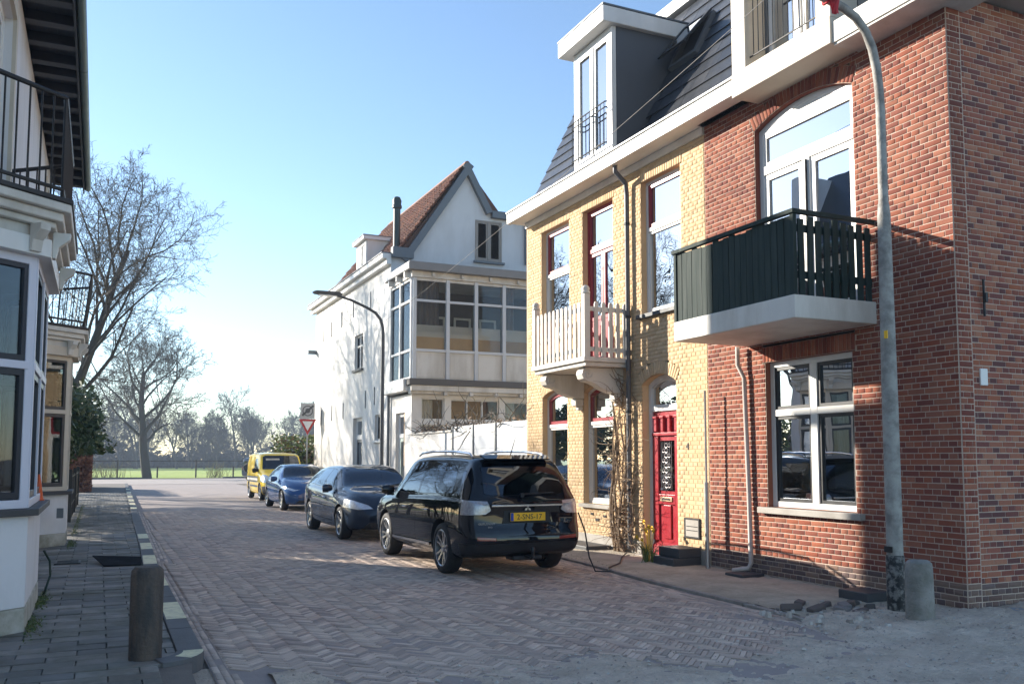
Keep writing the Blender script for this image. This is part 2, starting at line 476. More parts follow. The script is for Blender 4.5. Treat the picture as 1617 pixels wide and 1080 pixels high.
sheet('cross_road', CROSS, .004, [(-300, 61.5), (300, 61.5), (300, 79.4), (-300, 79.4)])
sheet('verge', mat('verge_soil', (.21, .175, .12), .95, .3, 1.2, .7, 12, dirt=(.13, .15, .05), dscale=.8, damt=.7), .024, [(-300, 79.4), (300, 79.4), (300, 82.0), (-300, 82.0)])
for i, (a, b) in enumerate(((-60, 4.2), (9.6, 80))):
    k = MB()
    x = a
    while x < b - .2:
        k.box(x, min(x + 1.0, b) - .008, 79.28, 79.43, -.05, .14); x += 1.0
    o = k.build('far_kerb', STONE); o['kind'] = 'structure'

# the street: clinker bricks in herringbone, dust and sand
def road_poly(y0, y1, step=2.0):
    ys = list(np.arange(y0, y1 + .01, step))
    return [(left_kerb_x(y) + .02, y) for y in ys] + [(right_kerb_x(y) - .02, y) for y in reversed(ys)]
road_z = .004
road = sheet('road', mat('road_brick_far', (.36, .30, .27), .9, .3, 2.2, .5, 30, dirt=(.28, .24, .225), dscale=.8, damt=.6), road_z, road_poly(2, 62))
sheet('side_street', SANDG, -.008, [(.3, -14), (20, -14), (20, 7.4), (.3, 7.4)])
CLINK = mat('clinker_brick', None, .78, .22, 18, .6, 55, dist=.006, dirt=(.52, .44, .36), dscale=.8, damt=.65, dsharp=.16,
            palette=[(0.517, 0.385, 0.310), (0.407, 0.300, 0.248), (0.605, 0.460, 0.369), (0.341, 0.260, 0.221), (0.539, 0.400, 0.315), (0.682, 0.530, 0.432), (0.451, 0.325, 0.261), (0.297, 0.230, 0.194)])
def road_bricks():
    rng = random.Random(3)
    Wd, n = .0500, 4                       # pitch of one brick on edge; a brick is four pitches long
    items = []
    c, s = math.cos(rad(45)), math.sin(rad(45))
    ymin, ymax = 4.2, 30.
    def ragged(x, y):                      # where the paving has been taken up or is buried under sand
        e = 5.9 + .35 * math.sin(x * 2.1) + .22 * math.sin(x * 5.3 + 1) - .30 * (x - 4.2)
        if x > 4.6: e = 5.7 + .55 * (x - 4.6) + .15 * math.sin(x * 7)
        return y < e
    # cell coordinates by walking the world area instead
    def to_cell(x, y): return ((x * c + y * s) / Wd, (-x * s + y * c) / Wd)
    corners = [to_cell(x, y) for x in (.8, 7.4) for y in (ymin, ymax)]
    p0, p1 = int(min(a[0] for a in corners)) - 4, int(max(a[0] for a in corners)) + 4
    q0, q1 = int(min(a[1] for a in corners)) - 4, int(max(a[1] for a in corners)) + 4
    out = []
    for q in range(q0, q1):
        first = p0 + ((q - p0) % (2 * n))
        for p in range(first, p1, 2 * n):
            out.append((p + n / 2, q + .5, 0))
    for p in range(p0, p1):
        first = q0 + ((p + 1 - q0) % (2 * n))
        for q in range(first, q1, 2 * n):
            out.append((p + .5, q + n / 2, 1))
    for p, q, o in out:
        X, Y = p * Wd, q * Wd
        x, y = X * c - Y * s, X * s + Y * c
        if y < ymin or y > ymax or x < left_kerb_x(y) + .20 or x > right_kerb_x(y) - .30: continue
        if ragged(x, y): continue
        ang = rad(45) + (PI / 2 if o else 0)
        wob = .004 * math.sin(x * 1.7 + y * .9) + .003 * math.sin(y * 2.3)
        items.append((x, y, Wd * n - .007, Wd - .006, rng.gauss(0, .0018) + wob, -ang + rng.gauss(0, .012)))
    return items
# floor frame: local (u, n, z) -> world (x, y, up) with n as up
FLOOR = Matrix(((1, 0, 0, 0), (0, 0, 1, 0), (0, 1, 0, .012), (0, 0, 0, 1)))
rb = road_bricks()
def in_view(P):
    v = P - CAMV; yw = rad(24.7)
    z = v.x * math.sin(yw) + v.y * math.cos(yw); x = v.x * math.cos(yw) - v.y * math.sin(yw)
    return z > .5 and abs(x / z) < .56 and (P.z - CAM_H) / z > -.305
place_bricks(road, rb, CLINK, FLOOR, 300, name='paving_brick', depth=.05, stuff='paving_brick_field', view=in_view)
# two rows of gutter bricks along each kerb
gut = []
rng = random.Random(5)
for side in (0, 1):
    for row in range(3 if side == 0 else 5):
        y = 6.4 if side == 0 else 7.0
        y += .07 * row
        while y < 30:
            x = left_kerb_x(y) + .055 + row * .056 if side == 0 else right_kerb_x(y) - .05 - row * .056
            ang = math.atan2((left_kerb_x if side == 0 else right_kerb_x)(y + .5) - x + (left_kerb_x(y) - left_kerb_x(y)), .5)
            sl = ((left_kerb_x if side == 0 else right_kerb_x)(y + .3) - (left_kerb_x if side == 0 else right_kerb_x)(y - .3)) / .6
            gut.append((x, y, .205, .048, rng.gauss(-.004, .002), -(PI / 2 - math.atan(sl)) + rng.gauss(0, .01))); y += .216
place_bricks(road, gut, CLINK, FLOOR, 0, depth=.05, stuff='gutter_brick_field')

# left pavement with slabs, kerb stones and painted blocks
PAVZ = .105
pav = sheet('pavement', JOINT, PAVZ - .02, [(-1.2, 2), (.6, 2), (.66, 6.9)] + [(left_kerb_x(y) - .1, y) for y in np.arange(7.4, 60, 2)] + [(1.6, 61.5), (-3, 61.5), (-3, 19.6), (-1.2, 19.6)])
SLAB = mat('pavement_slab', None, .8, .25, 9, .5, 45, dirt=(.075, .075, .05), dscale=1.4, damt=.75, dist=.008,
           palette=[(.20, .19, .175), (.25, .235, .215), (.155, .15, .145), (.28, .265, .24), (.22, .20, .18), (.18, .175, .17)])
items = []
y = 4.6; row = 0
while y < 20.5:
    d = .205
    x = -1.15 + (.0 if row % 2 else -.21)
    xr = left_kerb_x(y) - .205 if y > 7.45 else (.57 if y > 7.2 else .45)
    while x < xr:
        a, b = max(x, -1.15), min(x + .42, xr)
        if b - a > .06:
            items.append(((a + b) / 2, y, b - a - .010, d - .010, rng.gauss(0, .004), rng.gauss(0, .006)))
        x += .42
    y += d; row += 1
while y < 44:
    d = .105 if y < 30 else .21; w = .21
    x = -1.0 + (w / 2 if row % 2 else 0) ; xr = left_kerb_x(y) - .205
    while x < xr - .05:
        b = min(x + w, xr); items.append(((x + b) / 2, y, b - x - .008, d - .008, rng.gauss(0, .0025), rng.gauss(0, .004))); x += w
    y += d; row += 1
FL2 = Matrix(((1, 0, 0, 0), (0, 0, 1, 0), (0, 1, 0, PAVZ), (0, 0, 0, 1)))
place_bricks(pav, items, SLAB, FL2, 300, name='slab', depth=.05, stuff='slab_field', view=in_view)
KERBM = mat('kerb_stone', (.12, .12, .125), .75, .2, 8, .4, 50, dirt=(.08, .08, .075), dscale=4, damt=.5)
CREAMP = mat('cream_kerb_paint', (.86, .79, .50), .7, .1, 9, .25, 50, dirt=(.35, .31, .22), dscale=9, damt=.5)
def kerb_block(y0, y1, e=0.0):
    b = MB(); a0, a1 = left_kerb_x(y0), left_kerb_x(y1); w = .20
    x0, x1 = a0 - w - e, a1 - w - e
    b.add([(x0, y0, -.05), (a0 + e, y0, -.05), (a1 + e, y1, -.05), (x1, y1, -.05), (x0, y0, .118 + e), (a0 + e - .012, y0, .118 + e), (a1 + e - .012, y1, .118 + e), (x1, y1, .118 + e),
           (a0 + e, y0, .10), (a1 + e, y1, .10)],
          [(4, 5, 6, 7), (5, 8, 9, 6), (8, 1, 2, 9), (0, 4, 7, 3), (0, 1, 8, 5, 4), (2, 3, 7, 6, 9)])
    return b
y = 7.55
while y < 60:
    kerb_block(y, y + .985).build('kerb_stone', KERBM, pav, bevel=.006); y += 1.0
# rounded kerb corner at the near end
kc = MB(); n = 7; pts_o, pts_i = [], []
for i in range(n + 1):
    t = -i / n * PI / 2 * .85
    pts_o.append((.80 - .42 + .42 * math.cos(t), 7.54 + .42 * math.sin(t))); pts_i.append((.80 - .42 + .22 * math.cos(t), 7.54 + .22 * math.sin(t)))
kc.add([(x, y, .118) for x, y in pts_o] + [(x, y, .118) for x, y in pts_i] + [(x, y, -.05) for x, y in pts_o],
       [(i, i + 1, n + 2 + i, n + 1 + i) for i in range(n)] + [(i + 1, i, 2 * n + 2 + i, 2 * n + 3 + i) for i in range(n)])
kc.build('kerb_corner', KERBM, pav)
kp = MB(); n2 = 4
kp.add([(x, y, .1195) for x, y in pts_o[:n2 + 1]] + [(x + (X - x) * .75, y + (Y - y) * .75, .1195) for (x, y), (X, Y) in zip(pts_o[:n2 + 1], pts_i[:n2 + 1])],
       [(i, i + 1, n2 + 2 + i, n2 + 1 + i) for i in range(n2)])
kp.build('painted_block', CREAMP, pav)
for y, yl in [(9.05, 1.05), (11.45, 1.2), (13.9, 1.25), (16.2, 1.2), (18.4, 1.1), (29.5, 1.2), (31.8, 1.3), (34.6, 1.5), (38.5, 1.6), (43, 2.), (48, 2.)]:
    kb = MB(); a0, a1 = left_kerb_x(y), left_kerb_x(y + yl); jit = rng.uniform(-.01, .01)
    kb.add([(a0 - .185, y, .1205), (a0 - .008, y + jit, .1205), (a1 - .010, y + yl, .1205), (a1 - .182, y + yl + jit, .1205), (a0 + .0025, y + jit, .10), (a1 + .0025, y + yl, .10), (a0 + .0025, y + jit, .055), (a1 + .0025, y + yl, .055)],
           [(0, 1, 2, 3), (1, 4, 5, 2), (4, 6, 7, 5)])
    kb.build('painted_block', CREAMP, pav)

# right-hand strip of trodden sand between kerb and house fronts, a low sunken kerb
def mound(name, m, x0, x1, y0, y1, nx, ny, h, kind='structure', parent=None, lim=None):
    b = MB(); vs = []
    for j in range(ny + 1):
        for i in range(nx + 1):
            v = y0 + (y1 - y0) * j / ny
            a, c = (x0(v) if callable(x0) else x0), (x1(v) if callable(x1) else x1)
            x = a + (c - a) * i / nx
            vs.append((x, v, h(x, v)))
    b.add(vs, [(j * (nx + 1) + i, j * (nx + 1) + i + 1, (j + 1) * (nx + 1) + i + 1, (j + 1) * (nx + 1) + i) for j in range(ny) for i in range(nx)])
    o = b.build(name, m, parent, smooth=True, ang=180)
    if kind and parent is None: o['kind'] = kind
    return o
def hn(x, y): return .010 * math.sin(x * 3.1 + y * 1.7) + .008 * math.sin(x * 7.3 - y * 4.1) + .006 * math.sin(y * 9.1 + x * 2.2)
KERBR = mat('worn_concrete_kerb', (.36, .32, .28), .85, .2, 9, .4, 50, dirt=(.2, .17, .14), dscale=3, damt=.6)
strip = mound('sand_strip', SANDP, lambda y: right_kerb_x(y) + .06, 8.2, 6.9, 27., 22, 220, lambda x, y: .035 + rng.gauss(0, .003) + .3 * hn(x, y) * .5 + .02 * max(0, min(1, (x - right_kerb_x(y)) / .5)))
k = 0; y = 7.0
while y < 27:
    b = MB(); a0, a1 = right_kerb_x(y), right_kerb_x(y + .98)
    z = .035 + rng.gauss(0, .004)
    b.add([(a0, y, -.05), (a0 + .08, y, -.05), (a1 + .08, y + .985, -.05), (a1, y + .985, -.05), (a0, y, z), (a0 + .08, y, z), (a1 + .08, y + .985, z), (a1, y + .985, z)],
          [(0, 3, 2, 1), (4, 5, 6, 7), (0, 1, 5, 4), (1, 2, 6, 5), (2, 3, 7, 6), (3, 0, 4, 7)])
    b.build('kerb_stone', KERBR, strip, bevel=.006); y += 1.0
# loose sand over the corner where the paving is up, and drifted over the first rows of bricks
def hs(x, y):
    e = 5.9 + .35 * math.sin(x * 2.1) + .22 * math.sin(x * 5.3 + 1) - .30 * (x - 4.2)
    if x > 4.6: e = 5.7 + .55 * (x - 4.6) + .15 * math.sin(x * 7)
    d = e - y
    base = .022 * max(-1.2, min(1, (d + .15) / .5)) if x < 6.4 else .03
    rise = .05 * max(0, min(1, (x - 6.2) / 1.0)) * max(0, min(1, (y - 4.5) / 1.5))
    rut = -.022 * math.exp(-((y - 4.9 - .12 * x + .2 * math.sin(x * .7)) / .12) ** 2) - .02 * math.exp(-((y - 6.0 - .08 * x) / .14) ** 2)
    return base + hn(x, y) * .8 + .006 * math.sin(23 * x + 11 * y) + rise + rng.gauss(0, .0045) + rut * max(0, min(1, (d - .1) / .4))
mound('sand_patch', SANDG, 1.2, 13, 3.0, 7.0, 210, 90, hs)
# ------------------------------------------------------------------ right-hand houses
XF = 8.15
FR = face_frame((XF, 0, 0), (0, 1, 0), (-1, 0, 0))       # street front: u = Y, n out to the street
YC = 6.53                                                # near corner
# ---- red brick corner house
red = thing('corner_house', 'red brick corner house with white arched balcony doors and green slatted balcony', 'house', (10, 8.6, 0))
rw = MB().box(8.55, 14, 7.5, 10.79, 0, 6.6).build('wall', ROOMM, red)
R_OPEN = [(7.99, 9.54, .97, 2.90, 0, .21), (7.87, 9.66, 3.40, 6.33, .19, .21)]
brick_wall(rw, FR, YC, 10.785, 0, 6.60, R_OPEN, BRICKR, MORTR, 300, seed=2, plinth=(.30, BRICKQ))
SIDE = face_frame((0, YC, 0), (1, 0, 0), (0, -1, 0))
brick_wall(rw, SIDE, XF, XF + .21, 0, 6.60, [], BRICKR, MORTR, 0, seed=5, plinth=(.30, BRICKQ))
SIDE2 = face_frame((0, YC + .012, 0), (1, 0, 0), (0, -1, 0))
sw = MB().box(8.40, 14, YC + .15, YC + .6, 0, 6.66).build('side_wall', ROOMM, red)
brick_wall(sw, SIDE2, XF + .225, 12.4, 0, 6.66, [], BRICKS, MORTR, 300, seed=8, plinth=(.30, BRICKQ), course=.0615, L=.206)
MB().box(XF + .208, XF + .222, YC + .006, YC + .1, 0, 6.6).build('mortar_seam', MORTR, sw)
MB().box(14, 14.3, 6.6, 17, 0, 6.6).build('back_wall', ROOMM, red)
# eaves board over the side wall
MB().box(8.3, 13, YC - .42, YC + .1, 6.68, 6.74).box(8.3, 13, YC - .44, YC - .40, 6.70, 6.95).build('side_eaves', SILLM, red)
# ground-floor window
um = 8.735
window(red, FR, 7.99, 9.54, .97, 2.90, 0, .09, .075, WHITE, [(um - .06, um + .06, 1.04, 2.83), (8.06, um - .06, 2.17, 2.26), (um + .06, 9.47, 2.17, 2.26)],
       [(8.065, um - .06, 2.26, 2.825, 0, .045, BLACKM), (um + .06, 9.465, 2.26, 2.825, 0, .045, BLACKM),
        (8.065, um - .06, 1.045, 2.17, 0, .045, BLACKM), (um + .06, 9.465, 1.045, 2.17, 0, .045, BLACKM)], .9,
       curt=[(7.95, 8.12, 1.0, 2.85), (9.36, 9.58, 1.0, 2.85)], glass=WIN)
MB().box(7.86, 9.66, -.12, .085, .885, .965).build('window_sill', SILLM, red, FR, bevel=.008)
fr = MB().box(8.1, 8.62, -.36, -.30, 1.06, 1.55).build('frosted_film', mat('frosted_film', (.55, .66, .60), .5, .1, 4, 0), red, FR)
MB().box(8.85, 9.40, -.36, -.30, 1.20, 1.72).build('frosted_film', MATS['frosted_film'], red, FR)
# balcony doors under the arch
window(red, FR, 7.87, 9.66, 3.40, 6.33, .19, .09, .085, WHITE, [(7.95, 9.58, 5.50, 5.62), (8.70, 8.83, 3.45, 5.5)],
       [(7.955, 9.575, 5.62, 6.06, 0, .05, WHITE), (7.955, 8.70, 3.48, 5.50, 0, .085, WHITE), (8.83, 9.575, 3.48, 5.50, 0, .085, WHITE)], .9, name='balcony_door',
       curt=[(7.9, 8.5, 3.45, 5.4, CURTD)])
MB().wall(outline(7.95, 9.58, 6.062, 6.25, .165), -.16, -.098).build('arch_panel', WHITE, red, FR)
MB().box(8.74, 8.79, -.08, -.045, 3.5, 5.48).build('rubber_seal', BLACKM, red, FR)
# cornice, gutter and the framed attic window
MB().box(YC - .02, 10.785, -.3, .12, 6.60, 6.66).build('frieze', STONE, red, FR)
MB().box(YC - .30, 7.74, -.3, .40, 6.47, 6.52).box(YC - .30, 7.74, .34, .42, 6.50, 6.76).build('gutter', WHITE2, red, FR, bevel=.008)
MB().box(7.74, 9.56, -.4, .45, 6.50, 6.83).build('attic_beam', CREAM, red, FR, bevel=.008)
MB().box(9.28, 9.56, .0, .44, 6.832, 9.6).build('attic_post', CREAM, red, FR, bevel=.008)
MB().box(7.74, 7.98, .0, .44, 6.832, 9.6).build('attic_post', CREAM, red, FR, bevel=.008)
MB().box(7.7, 9.6, -.8, .46, 9.602, 9.85).build('attic_roof', CREAM, red, FR, bevel=.008)
AT = face_frame((XF, 0, 0), (0, 1, 0), (-1, 0, 0))
window(red, AT, 7.98, 9.28, 6.84, 9.55, 0, -.10, .07, ZINC, [(8.58, 8.68, 6.9, 9.5, WHITE)],
       [(8.05, 8.58, 6.9, 9.48, 0, .07, WHITE), (8.68, 9.21, 6.9, 9.48, 0, .07, WHITE)], .8, name='attic_window', curt=[(8.0, 8.35, 6.9, 9.5), (8.8, 9.2, 6.9, 9.5)])
rl = MB().tube([FR @ Vector((7.99, .36, 7.85)), FR @ Vector((9.27, .36, 7.85))], .014).build('attic_railing', BLACKM, red)
MB().tube([FR @ Vector((7.99, .36, 6.98)), FR @ Vector((9.27, .36, 6.98))], .012).build('lower_rail', BLACKM, rl)
for i in range(13):
    p = FR @ Vector((8.06 + i * .095, .36, 6.98)); MB().tube([p, p + Vector((0, 0, .87))], .007, 5).build('baluster', BLACKM, rl)
# slates either side of the attic window are laid with the yellow house's roof below; plain roof beyond the corner
MB().prism([(XF + .05, YC - .3, 6.72), (10.0, YC - .3, 10.3), (14, YC - .3, 10.3), (14, YC - .3, 6.72)], (0, 1.1, 0)).build('roof_end', SLATE, red)
MB().box(8.6, 14, 7.3, 9.7, 6.7, 9.9).build('attic_core', CHEEK, red)
# balcony with a slatted parapet
BX, BY0, BY1 = 6.93, 7.60, 9.90
bal = MB().box(BX, XF + .02, BY0, BY1, 3.16, 3.42).build('balcony', WHITE2, red, bevel=.01)
tr = MB().box(BX - .015, BX + .045, BY0 - .015, BY1 + .015, 4.335, 4.385).box(BX + .046, XF, BY0 - .015, BY0 + .045, 4.335, 4.385).box(BX + .046, XF, BY1 - .045, BY1 + .015, 4.335, 4.385)
tr.build('top_rail', GREENB, bal, bevel=.005)
MB().box(BX + .05, BX + .08, BY0 + .05, BY1 - .05, 3.62, 3.70).box(BX + .05, BX + .08, BY0 + .05, BY1 - .05, 4.15, 4.23).box(BX + .1, XF, BY0 + .05, BY0 + .08, 3.62, 3.70).box(BX + .1, XF, BY0 + .05, BY0 + .08, 4.15, 4.23).box(BX + .1, XF, BY1 - .08, BY1 - .05, 3.62, 3.70).build('cross_rail', GREENB, bal)
for px, py in ((BX + .005, BY0 + .005), (BX + .005, BY1 - .06)):
    MB().box(px, px + .05, py, py + .05, 3.4, 4.334).build('corner_post', GREENB, bal)
sl_f = MB().box(-.010, .010, -.05, .05, 0, .93).build('slat', GREENB, bal, bevel=.003, seg=1).data
bpy.data.objects.remove(bpy.data.objects['slat'])
sl_s = MB().box(-.040, .040, -.010, .010, 0, .93).mesh('slat'); sl_s.materials.append(GREENB)
rs = random.Random(11)
nf = 20
for i in range(nf):
    o = bpy.data.objects.new('slat', sl_f); COL.objects.link(o); par(o, bal)
    o.matrix_basis = Matrix.Translation((BX + .03 + rs.uniform(-.003, .003), BY0 + .115 + i * (BY1 - BY0 - .23) / (nf - 1), 3.40 + rs.uniform(-.03, .005))) @ Matrix.Rotation(rs.gauss(0, .006), 4, 'X')
for side_y in (BY0 + .03, BY1 - .03):
    for i in range(9):
        o = bpy.data.objects.new('slat', sl_s); COL.objects.link(o); par(o, bal)
        o.matrix_basis = Matrix.Translation((BX + .14 + i * .125, side_y, 3.40 + rs.uniform(-.05, .005))) @ Matrix.Rotation(rs.gauss(0, .006), 4, 'Y')
# rainwater pipe below the balcony, standing conduit, wall plates
pv = [FR @ Vector(p) for p in ((9.98, .10, 3.16), (9.98, .10, 2.9), (9.90, .06, 2.72), (9.86, .05, 1.2), (9.83, .06, .20), (9.84, .10, .13), (10.02, .22, .09))]
MB().tube(pv, .032, 10).build('rainwater_pipe', mat('pale_pipe', (.50, .44, .40), .45, .1, 6, .1), red, smooth=True)
MB().lathe([(.016, 0), (.016, 1.35), (.022, 1.37)], 8, (7.97, 10.63, 1.22)).lathe([(.032, 0), (.032, 1.27)], 10, (7.97, 10.63, 0)).build('cable_conduit', mat('galvanised_pipe', (.42, .42, .42), .4, .15, 9, .1, metal=.7), red, smooth=True)
sa = MB().tube([SIDE2 @ Vector((8.55, .03, 3.12)), SIDE2 @ Vector((8.55, .03, 3.52))], .014, 6).tube([SIDE2 @ Vector((8.55, .05, 3.27)), SIDE2 @ Vector((8.55, .05, 3.37))], .025, 6).build('wall_anchor', BLACKM, red)
MB().box(8.52 - .055, 8.52 + .055, 0, .02, 2.38, 2.56).build('wall_plate', WHITE, red, SIDE2, bevel=.006)

# ---- yellow brick house
yel = thing('terraced_house', 'yellow brick house with dark red door, white balcony and slate mansard roof', 'house', (10, 14, 0))
yw = MB().box(8.55, 14, 10.8, 16.95, 0, 6.6).build('wall', ROOMM, yel)
Y_OPEN = [(15.08, 16.27, 4.0, 6.24, 0, .20), (13.45, 14.55, 3.33, 6.24, 0, .20), (11.42, 12.55, 3.99, 6.24, 0, .20),
          (15.18, 16.24, .80, 2.96, .13, .20), (13.49, 14.56, .80, 2.96, .13, .20), (11.60, 12.58, .02, 2.97, .15, .20)]
brick_wall(yw, FR, 10.80, 16.97, 0.02, 6.48, Y_OPEN, BRICKY, MORTY, 300, seed=12, plinth=None)
YN = face_frame((0, 16.97, 0), (1, 0, 0), (0, 1, 0))
MB().box(XF, 14, 16.9, 16.965, 0, 6.5).build('gable_wall', BRICKY, yel)
MB().box(10.8, 11.57, -.05, .022, .02, .26).box(12.61, 16.97, -.05, .022, .02, .26).build('plinth', SILLM, yel, FR, bevel=.006)
def mixed_window(u0, u1, z0, z1, zt, rise=0., curt=()):
    return window(yel, FR, u0, u1, z0, z1, rise, .11, .055, WHITE, [(u0 + .055, u1 - .055, zt - .045, zt + .02)],
                  [(u0 + .056, u1 - .056, zt + .02, z1 - .056, rise * .9 if rise else 0, .065, REDP), (u0 + .056, u1 - .056, z0 + .056, zt - .045, 0, .045, WHITE)], .8, curt=curt)
mixed_window(15.08, 16.27, 4.0, 6.24, 5.33, curt=[(15.1, 15.4, 4, 6.2)])
mixed_window(11.42, 12.55, 3.99, 6.24, 5.43, curt=[(11.45, 11.7, 4, 6.2)])
mixed_window(15.18, 16.24, .80, 2.96, 2.27, .13, curt=[(15.9, 16.25, .8, 2.8), (15.2, 15.4, .8, 2.8)])
mixed_window(13.49, 14.56, .80, 2.96, 2.27, .13, curt=[(14.2, 14.55, .8, 2.8), (13.5, 13.62, .8, 2.8)])
for a, b, z in ((15.0, 16.35, 4.0), (11.34, 12.63, 3.99), (15.1, 16.32, .80), (13.41, 14.64, .80)):
    MB().box(a, b, -.11, .07, z - .07, z - .003).build('window_sill', SILLM if z < 2 else STONE, yel, FR, bevel=.006)
# balcony door, red
window(yel, FR, 13.45, 14.55, 3.33, 6.24, 0, .11, .055, REDP, [(13.505, 14.495, 5.42, 5.50)],
       [(13.506, 14.494, 5.50, 6.184, 0, .055, REDP), (13.506, 13.995, 4.15, 5.42, 0, .07, REDP), (14.005, 14.494, 4.15, 5.42, 0, .07, REDP)], .8, name='balcony_door')
for a, b in ((13.506, 13.995), (14.005, 14.494)):
    MB().box(a, b, -.17, -.125, 3.38, 4.148).box(a + .09, b - .09, -.13, -.115, 3.5, 4.04).build('door_panel', REDP, yel, FR, bevel=.006)
# front door
dw = window(yel, FR, 11.60, 12.58, .02, 2.97, .15, .14, .085, WHITE, [(11.685, 12.495, 2.38, 2.47)], [(11.69, 12.49, 2.47, 2.885, .12, .02, WHITE)], .8, name='door_frame')
dr = MB().box(11.69, 12.49, -.22, -.165, .06, 2.375).build('front_door', REDD, yel, FR, bevel=.004)
dd = MB()
for i in range(4):
    u = 11.80 + i * .19; dd.box(u - .035, u + .035, -.164, -.115, 2.05, 2.26); dd.box(u - .055, u + .055, -.164, -.10, 2.26, 2.30)
dd.box(11.70, 12.48, -.164, -.12, 1.98, 2.03)
dd.box(11.70, 11.86, -.164, -.135, .30, 1.97).box(12.32, 12.48, -.164, -.135, .30, 1.97).box(11.865, 12.315, -.164, -.136, .88, 1.04)
dd.box(11.99, 12.19, -.164, -.14, .34, .87)
dd.build('door_moulding', REDD, dr, FR, bevel=.008)
dk = MB().prism([FR @ Vector((11.70, -.16, .07)), FR @ Vector((11.70, -.10, .07)), FR @ Vector((11.70, -.12, .22)), FR @ Vector((11.70, -.16, .27))], (0, .78, 0)).build('kick_board', REDD, dr, bevel=.006)
MB().box(11.90, 12.28, -.164, -.150, 1.10, 1.90).build('pane', glass_mat('door_glass', (.2, .2, .22), .12, 1.5), dr, FR)
gr = MB()
for i in range(7):
    gr.tube([FR @ Vector((11.95 + i * .047, -.14, 1.12)), FR @ Vector((11.95 + i * .047, -.14, 1.88))], .004, 5)
for i in range(9):
    c = Vector((12.09, -.138, 1.18 + i * .08)); gr.tube([FR @ (c + Vector((.045 * math.cos(t), 0, .036 * math.sin(t)))) for t in np.linspace(0, 2 * PI, 9)], .0045, 5, False)
    c = Vector((12.09 - .08 + .16 * (i % 2), -.138, 1.18 + i * .08)); gr.tube([FR @ (c + Vector((.032 * math.cos(t), 0, .03 * math.sin(t)))) for t in np.linspace(0, 2 * PI, 9)], .004, 5, False)
gr.build('door_grille', mat('grille_silver', (.55, .5, .5), .4, .1, 9, 0, metal=.5), dr)
MB().box(11.93, 12.25, -.132, -.118, .93, 1.0).build('letter_slot', mat('brass_plate', (.5, .38, .25), .4, .1, 9, 0, metal=.6), dr, FR, bevel=.003)
MB().box(11.97, 12.21, -.119, -.114, .95, .98).build('slot_opening', BLACKM, dr, FR)
MB().box(11.55, 12.63, -.15, .16, -.02, .065).build('doorstep', SILLM, yel, FR, bevel=.01)
# house number, meter hatch
text_mesh('4', .16, BLACKM, 'house_number', yel, Matrix(((0, 0, -1, XF - .006), (-1, 0, 0, 11.32), (0, 1, 0, 1.79), (0, 0, 0, 1))))
mh = MB().box(11.05, 11.39, -.01, .018, .44, .70).build('meter_hatch', SILLM, yel, FR)
MB().ring(outline(11.03, 11.41, .42, .72), outline(11.03, 11.41, .42, .72, e=.025), 0, .024).build('hatch_frame', BLACKM, mh, FR)
MB().box(11.08, 11.36, .018, .022, .59, .60).box(11.08, 11.36, .018, .022, .53, .54).build('hatch_slot', BLACKM, mh, FR)
MB().box(14.0, 14.12, 0, .012, .50, .55).box(13.75, 13.85, 0, .012, .58, .62).box(14.2, 14.28, 0, .012, .60, .64).build('air_brick', BLACKM, yel, FR)
# cornice and gutter
MB().box(10.79, 16.97, -.3, .04, 6.48, 6.60).build('cornice_board', WHITE, yel, FR, bevel=.01)
MB().box(9.56, 17.12, -.3, .36, 6.60, 6.64).box(9.56, 17.12, .30, .40, 6.58, 6.80).box(9.56, 17.12, .28, .43, 6.80, 6.83).build('gutter', WHITE, yel, FR, bevel=.006)
# mansard roof of single slates
SL = 2.03; ang = math.atan(SL)
RX0, RZ0 = 8.12, 6.70
slope_len = (10.08 - RZ0) / math.sin(ang)
roof = MB().prism([(RX0 + .05, 9.56, RZ0), (9.82, 9.56, 10.08), (14, 9.56, 10.08), (14, 9.56, RZ0)], (0, 16.93 - 9.56, 0)).build('roof', mat('roof_underlay', (.05, .05, .055), .9), yel)
tile = MB(); tw, tl = .33, .37
tile.add([(0, 0, 0), (tw - .004, 0, 0), (tw - .004, tl, -.026), (0, tl, -.026), (0, 0, .016), (tw - .004, 0, .016), (tw - .004, tl, -.012), (0, tl, -.012)],
         [(0, 3, 2, 1), (4, 5, 6, 7), (0, 1, 5, 4), (1, 2, 6, 5), (2, 3, 7, 6), (3, 0, 4, 7)])
tile_me = tile.mesh('slate_tile'); tile_me.materials.append(SLATE)
# frame of the slope: along the street, up the slope, outward normal
Us, Vs = Vector((0, -1, 0)), Vector((math.cos(ang), 0, math.sin(ang))); Ns = Us.cross(Vs)
if Ns.x > 0: Ns = -Ns
RM = Matrix(((Us.x, Vs.x, Ns.x, RX0), (Us.y, Vs.y, Ns.y, 0), (Us.z, Vs.z, Ns.z, RZ0), (0, 0, 0, 1)))
DY0, DY1 = 12.86, 14.20                                   # dormer
rows = int(slope_len / .30)
for r in range(rows):
    y = 17.0 - (tw / 2 if r % 2 else 0) + .0
    if r % 2: y = 17.0
    k = 0
    y = 17.0
    first = True
    while y > 9.6:
        w = tw / 2 if (first and r % 2) else tw
        first = False
        zc = RZ0 + (r * .30 + .15) * math.sin(ang)
        mid = y - w / 2
        skip = (DY0 - .05 < mid < DY1 + .05 and zc < 9.0) or (11.95 < mid < 12.72 and 8.35 < zc < 9.2)
        if not skip:
            o = bpy.data.objects.new('slate_tile', tile_me); COL.objects.link(o); par(o, roof)
            o.matrix_basis = RM @ Matrix.Translation((-y, r * .30 + rs.gauss(0, .002), .018 + rs.uniform(0, .003))) @ Matrix.Rotation(rs.gauss(0, .003), 4, 'Z') @ Matrix.Diagonal((w / tw, 1, 1, 1))
        y -= w
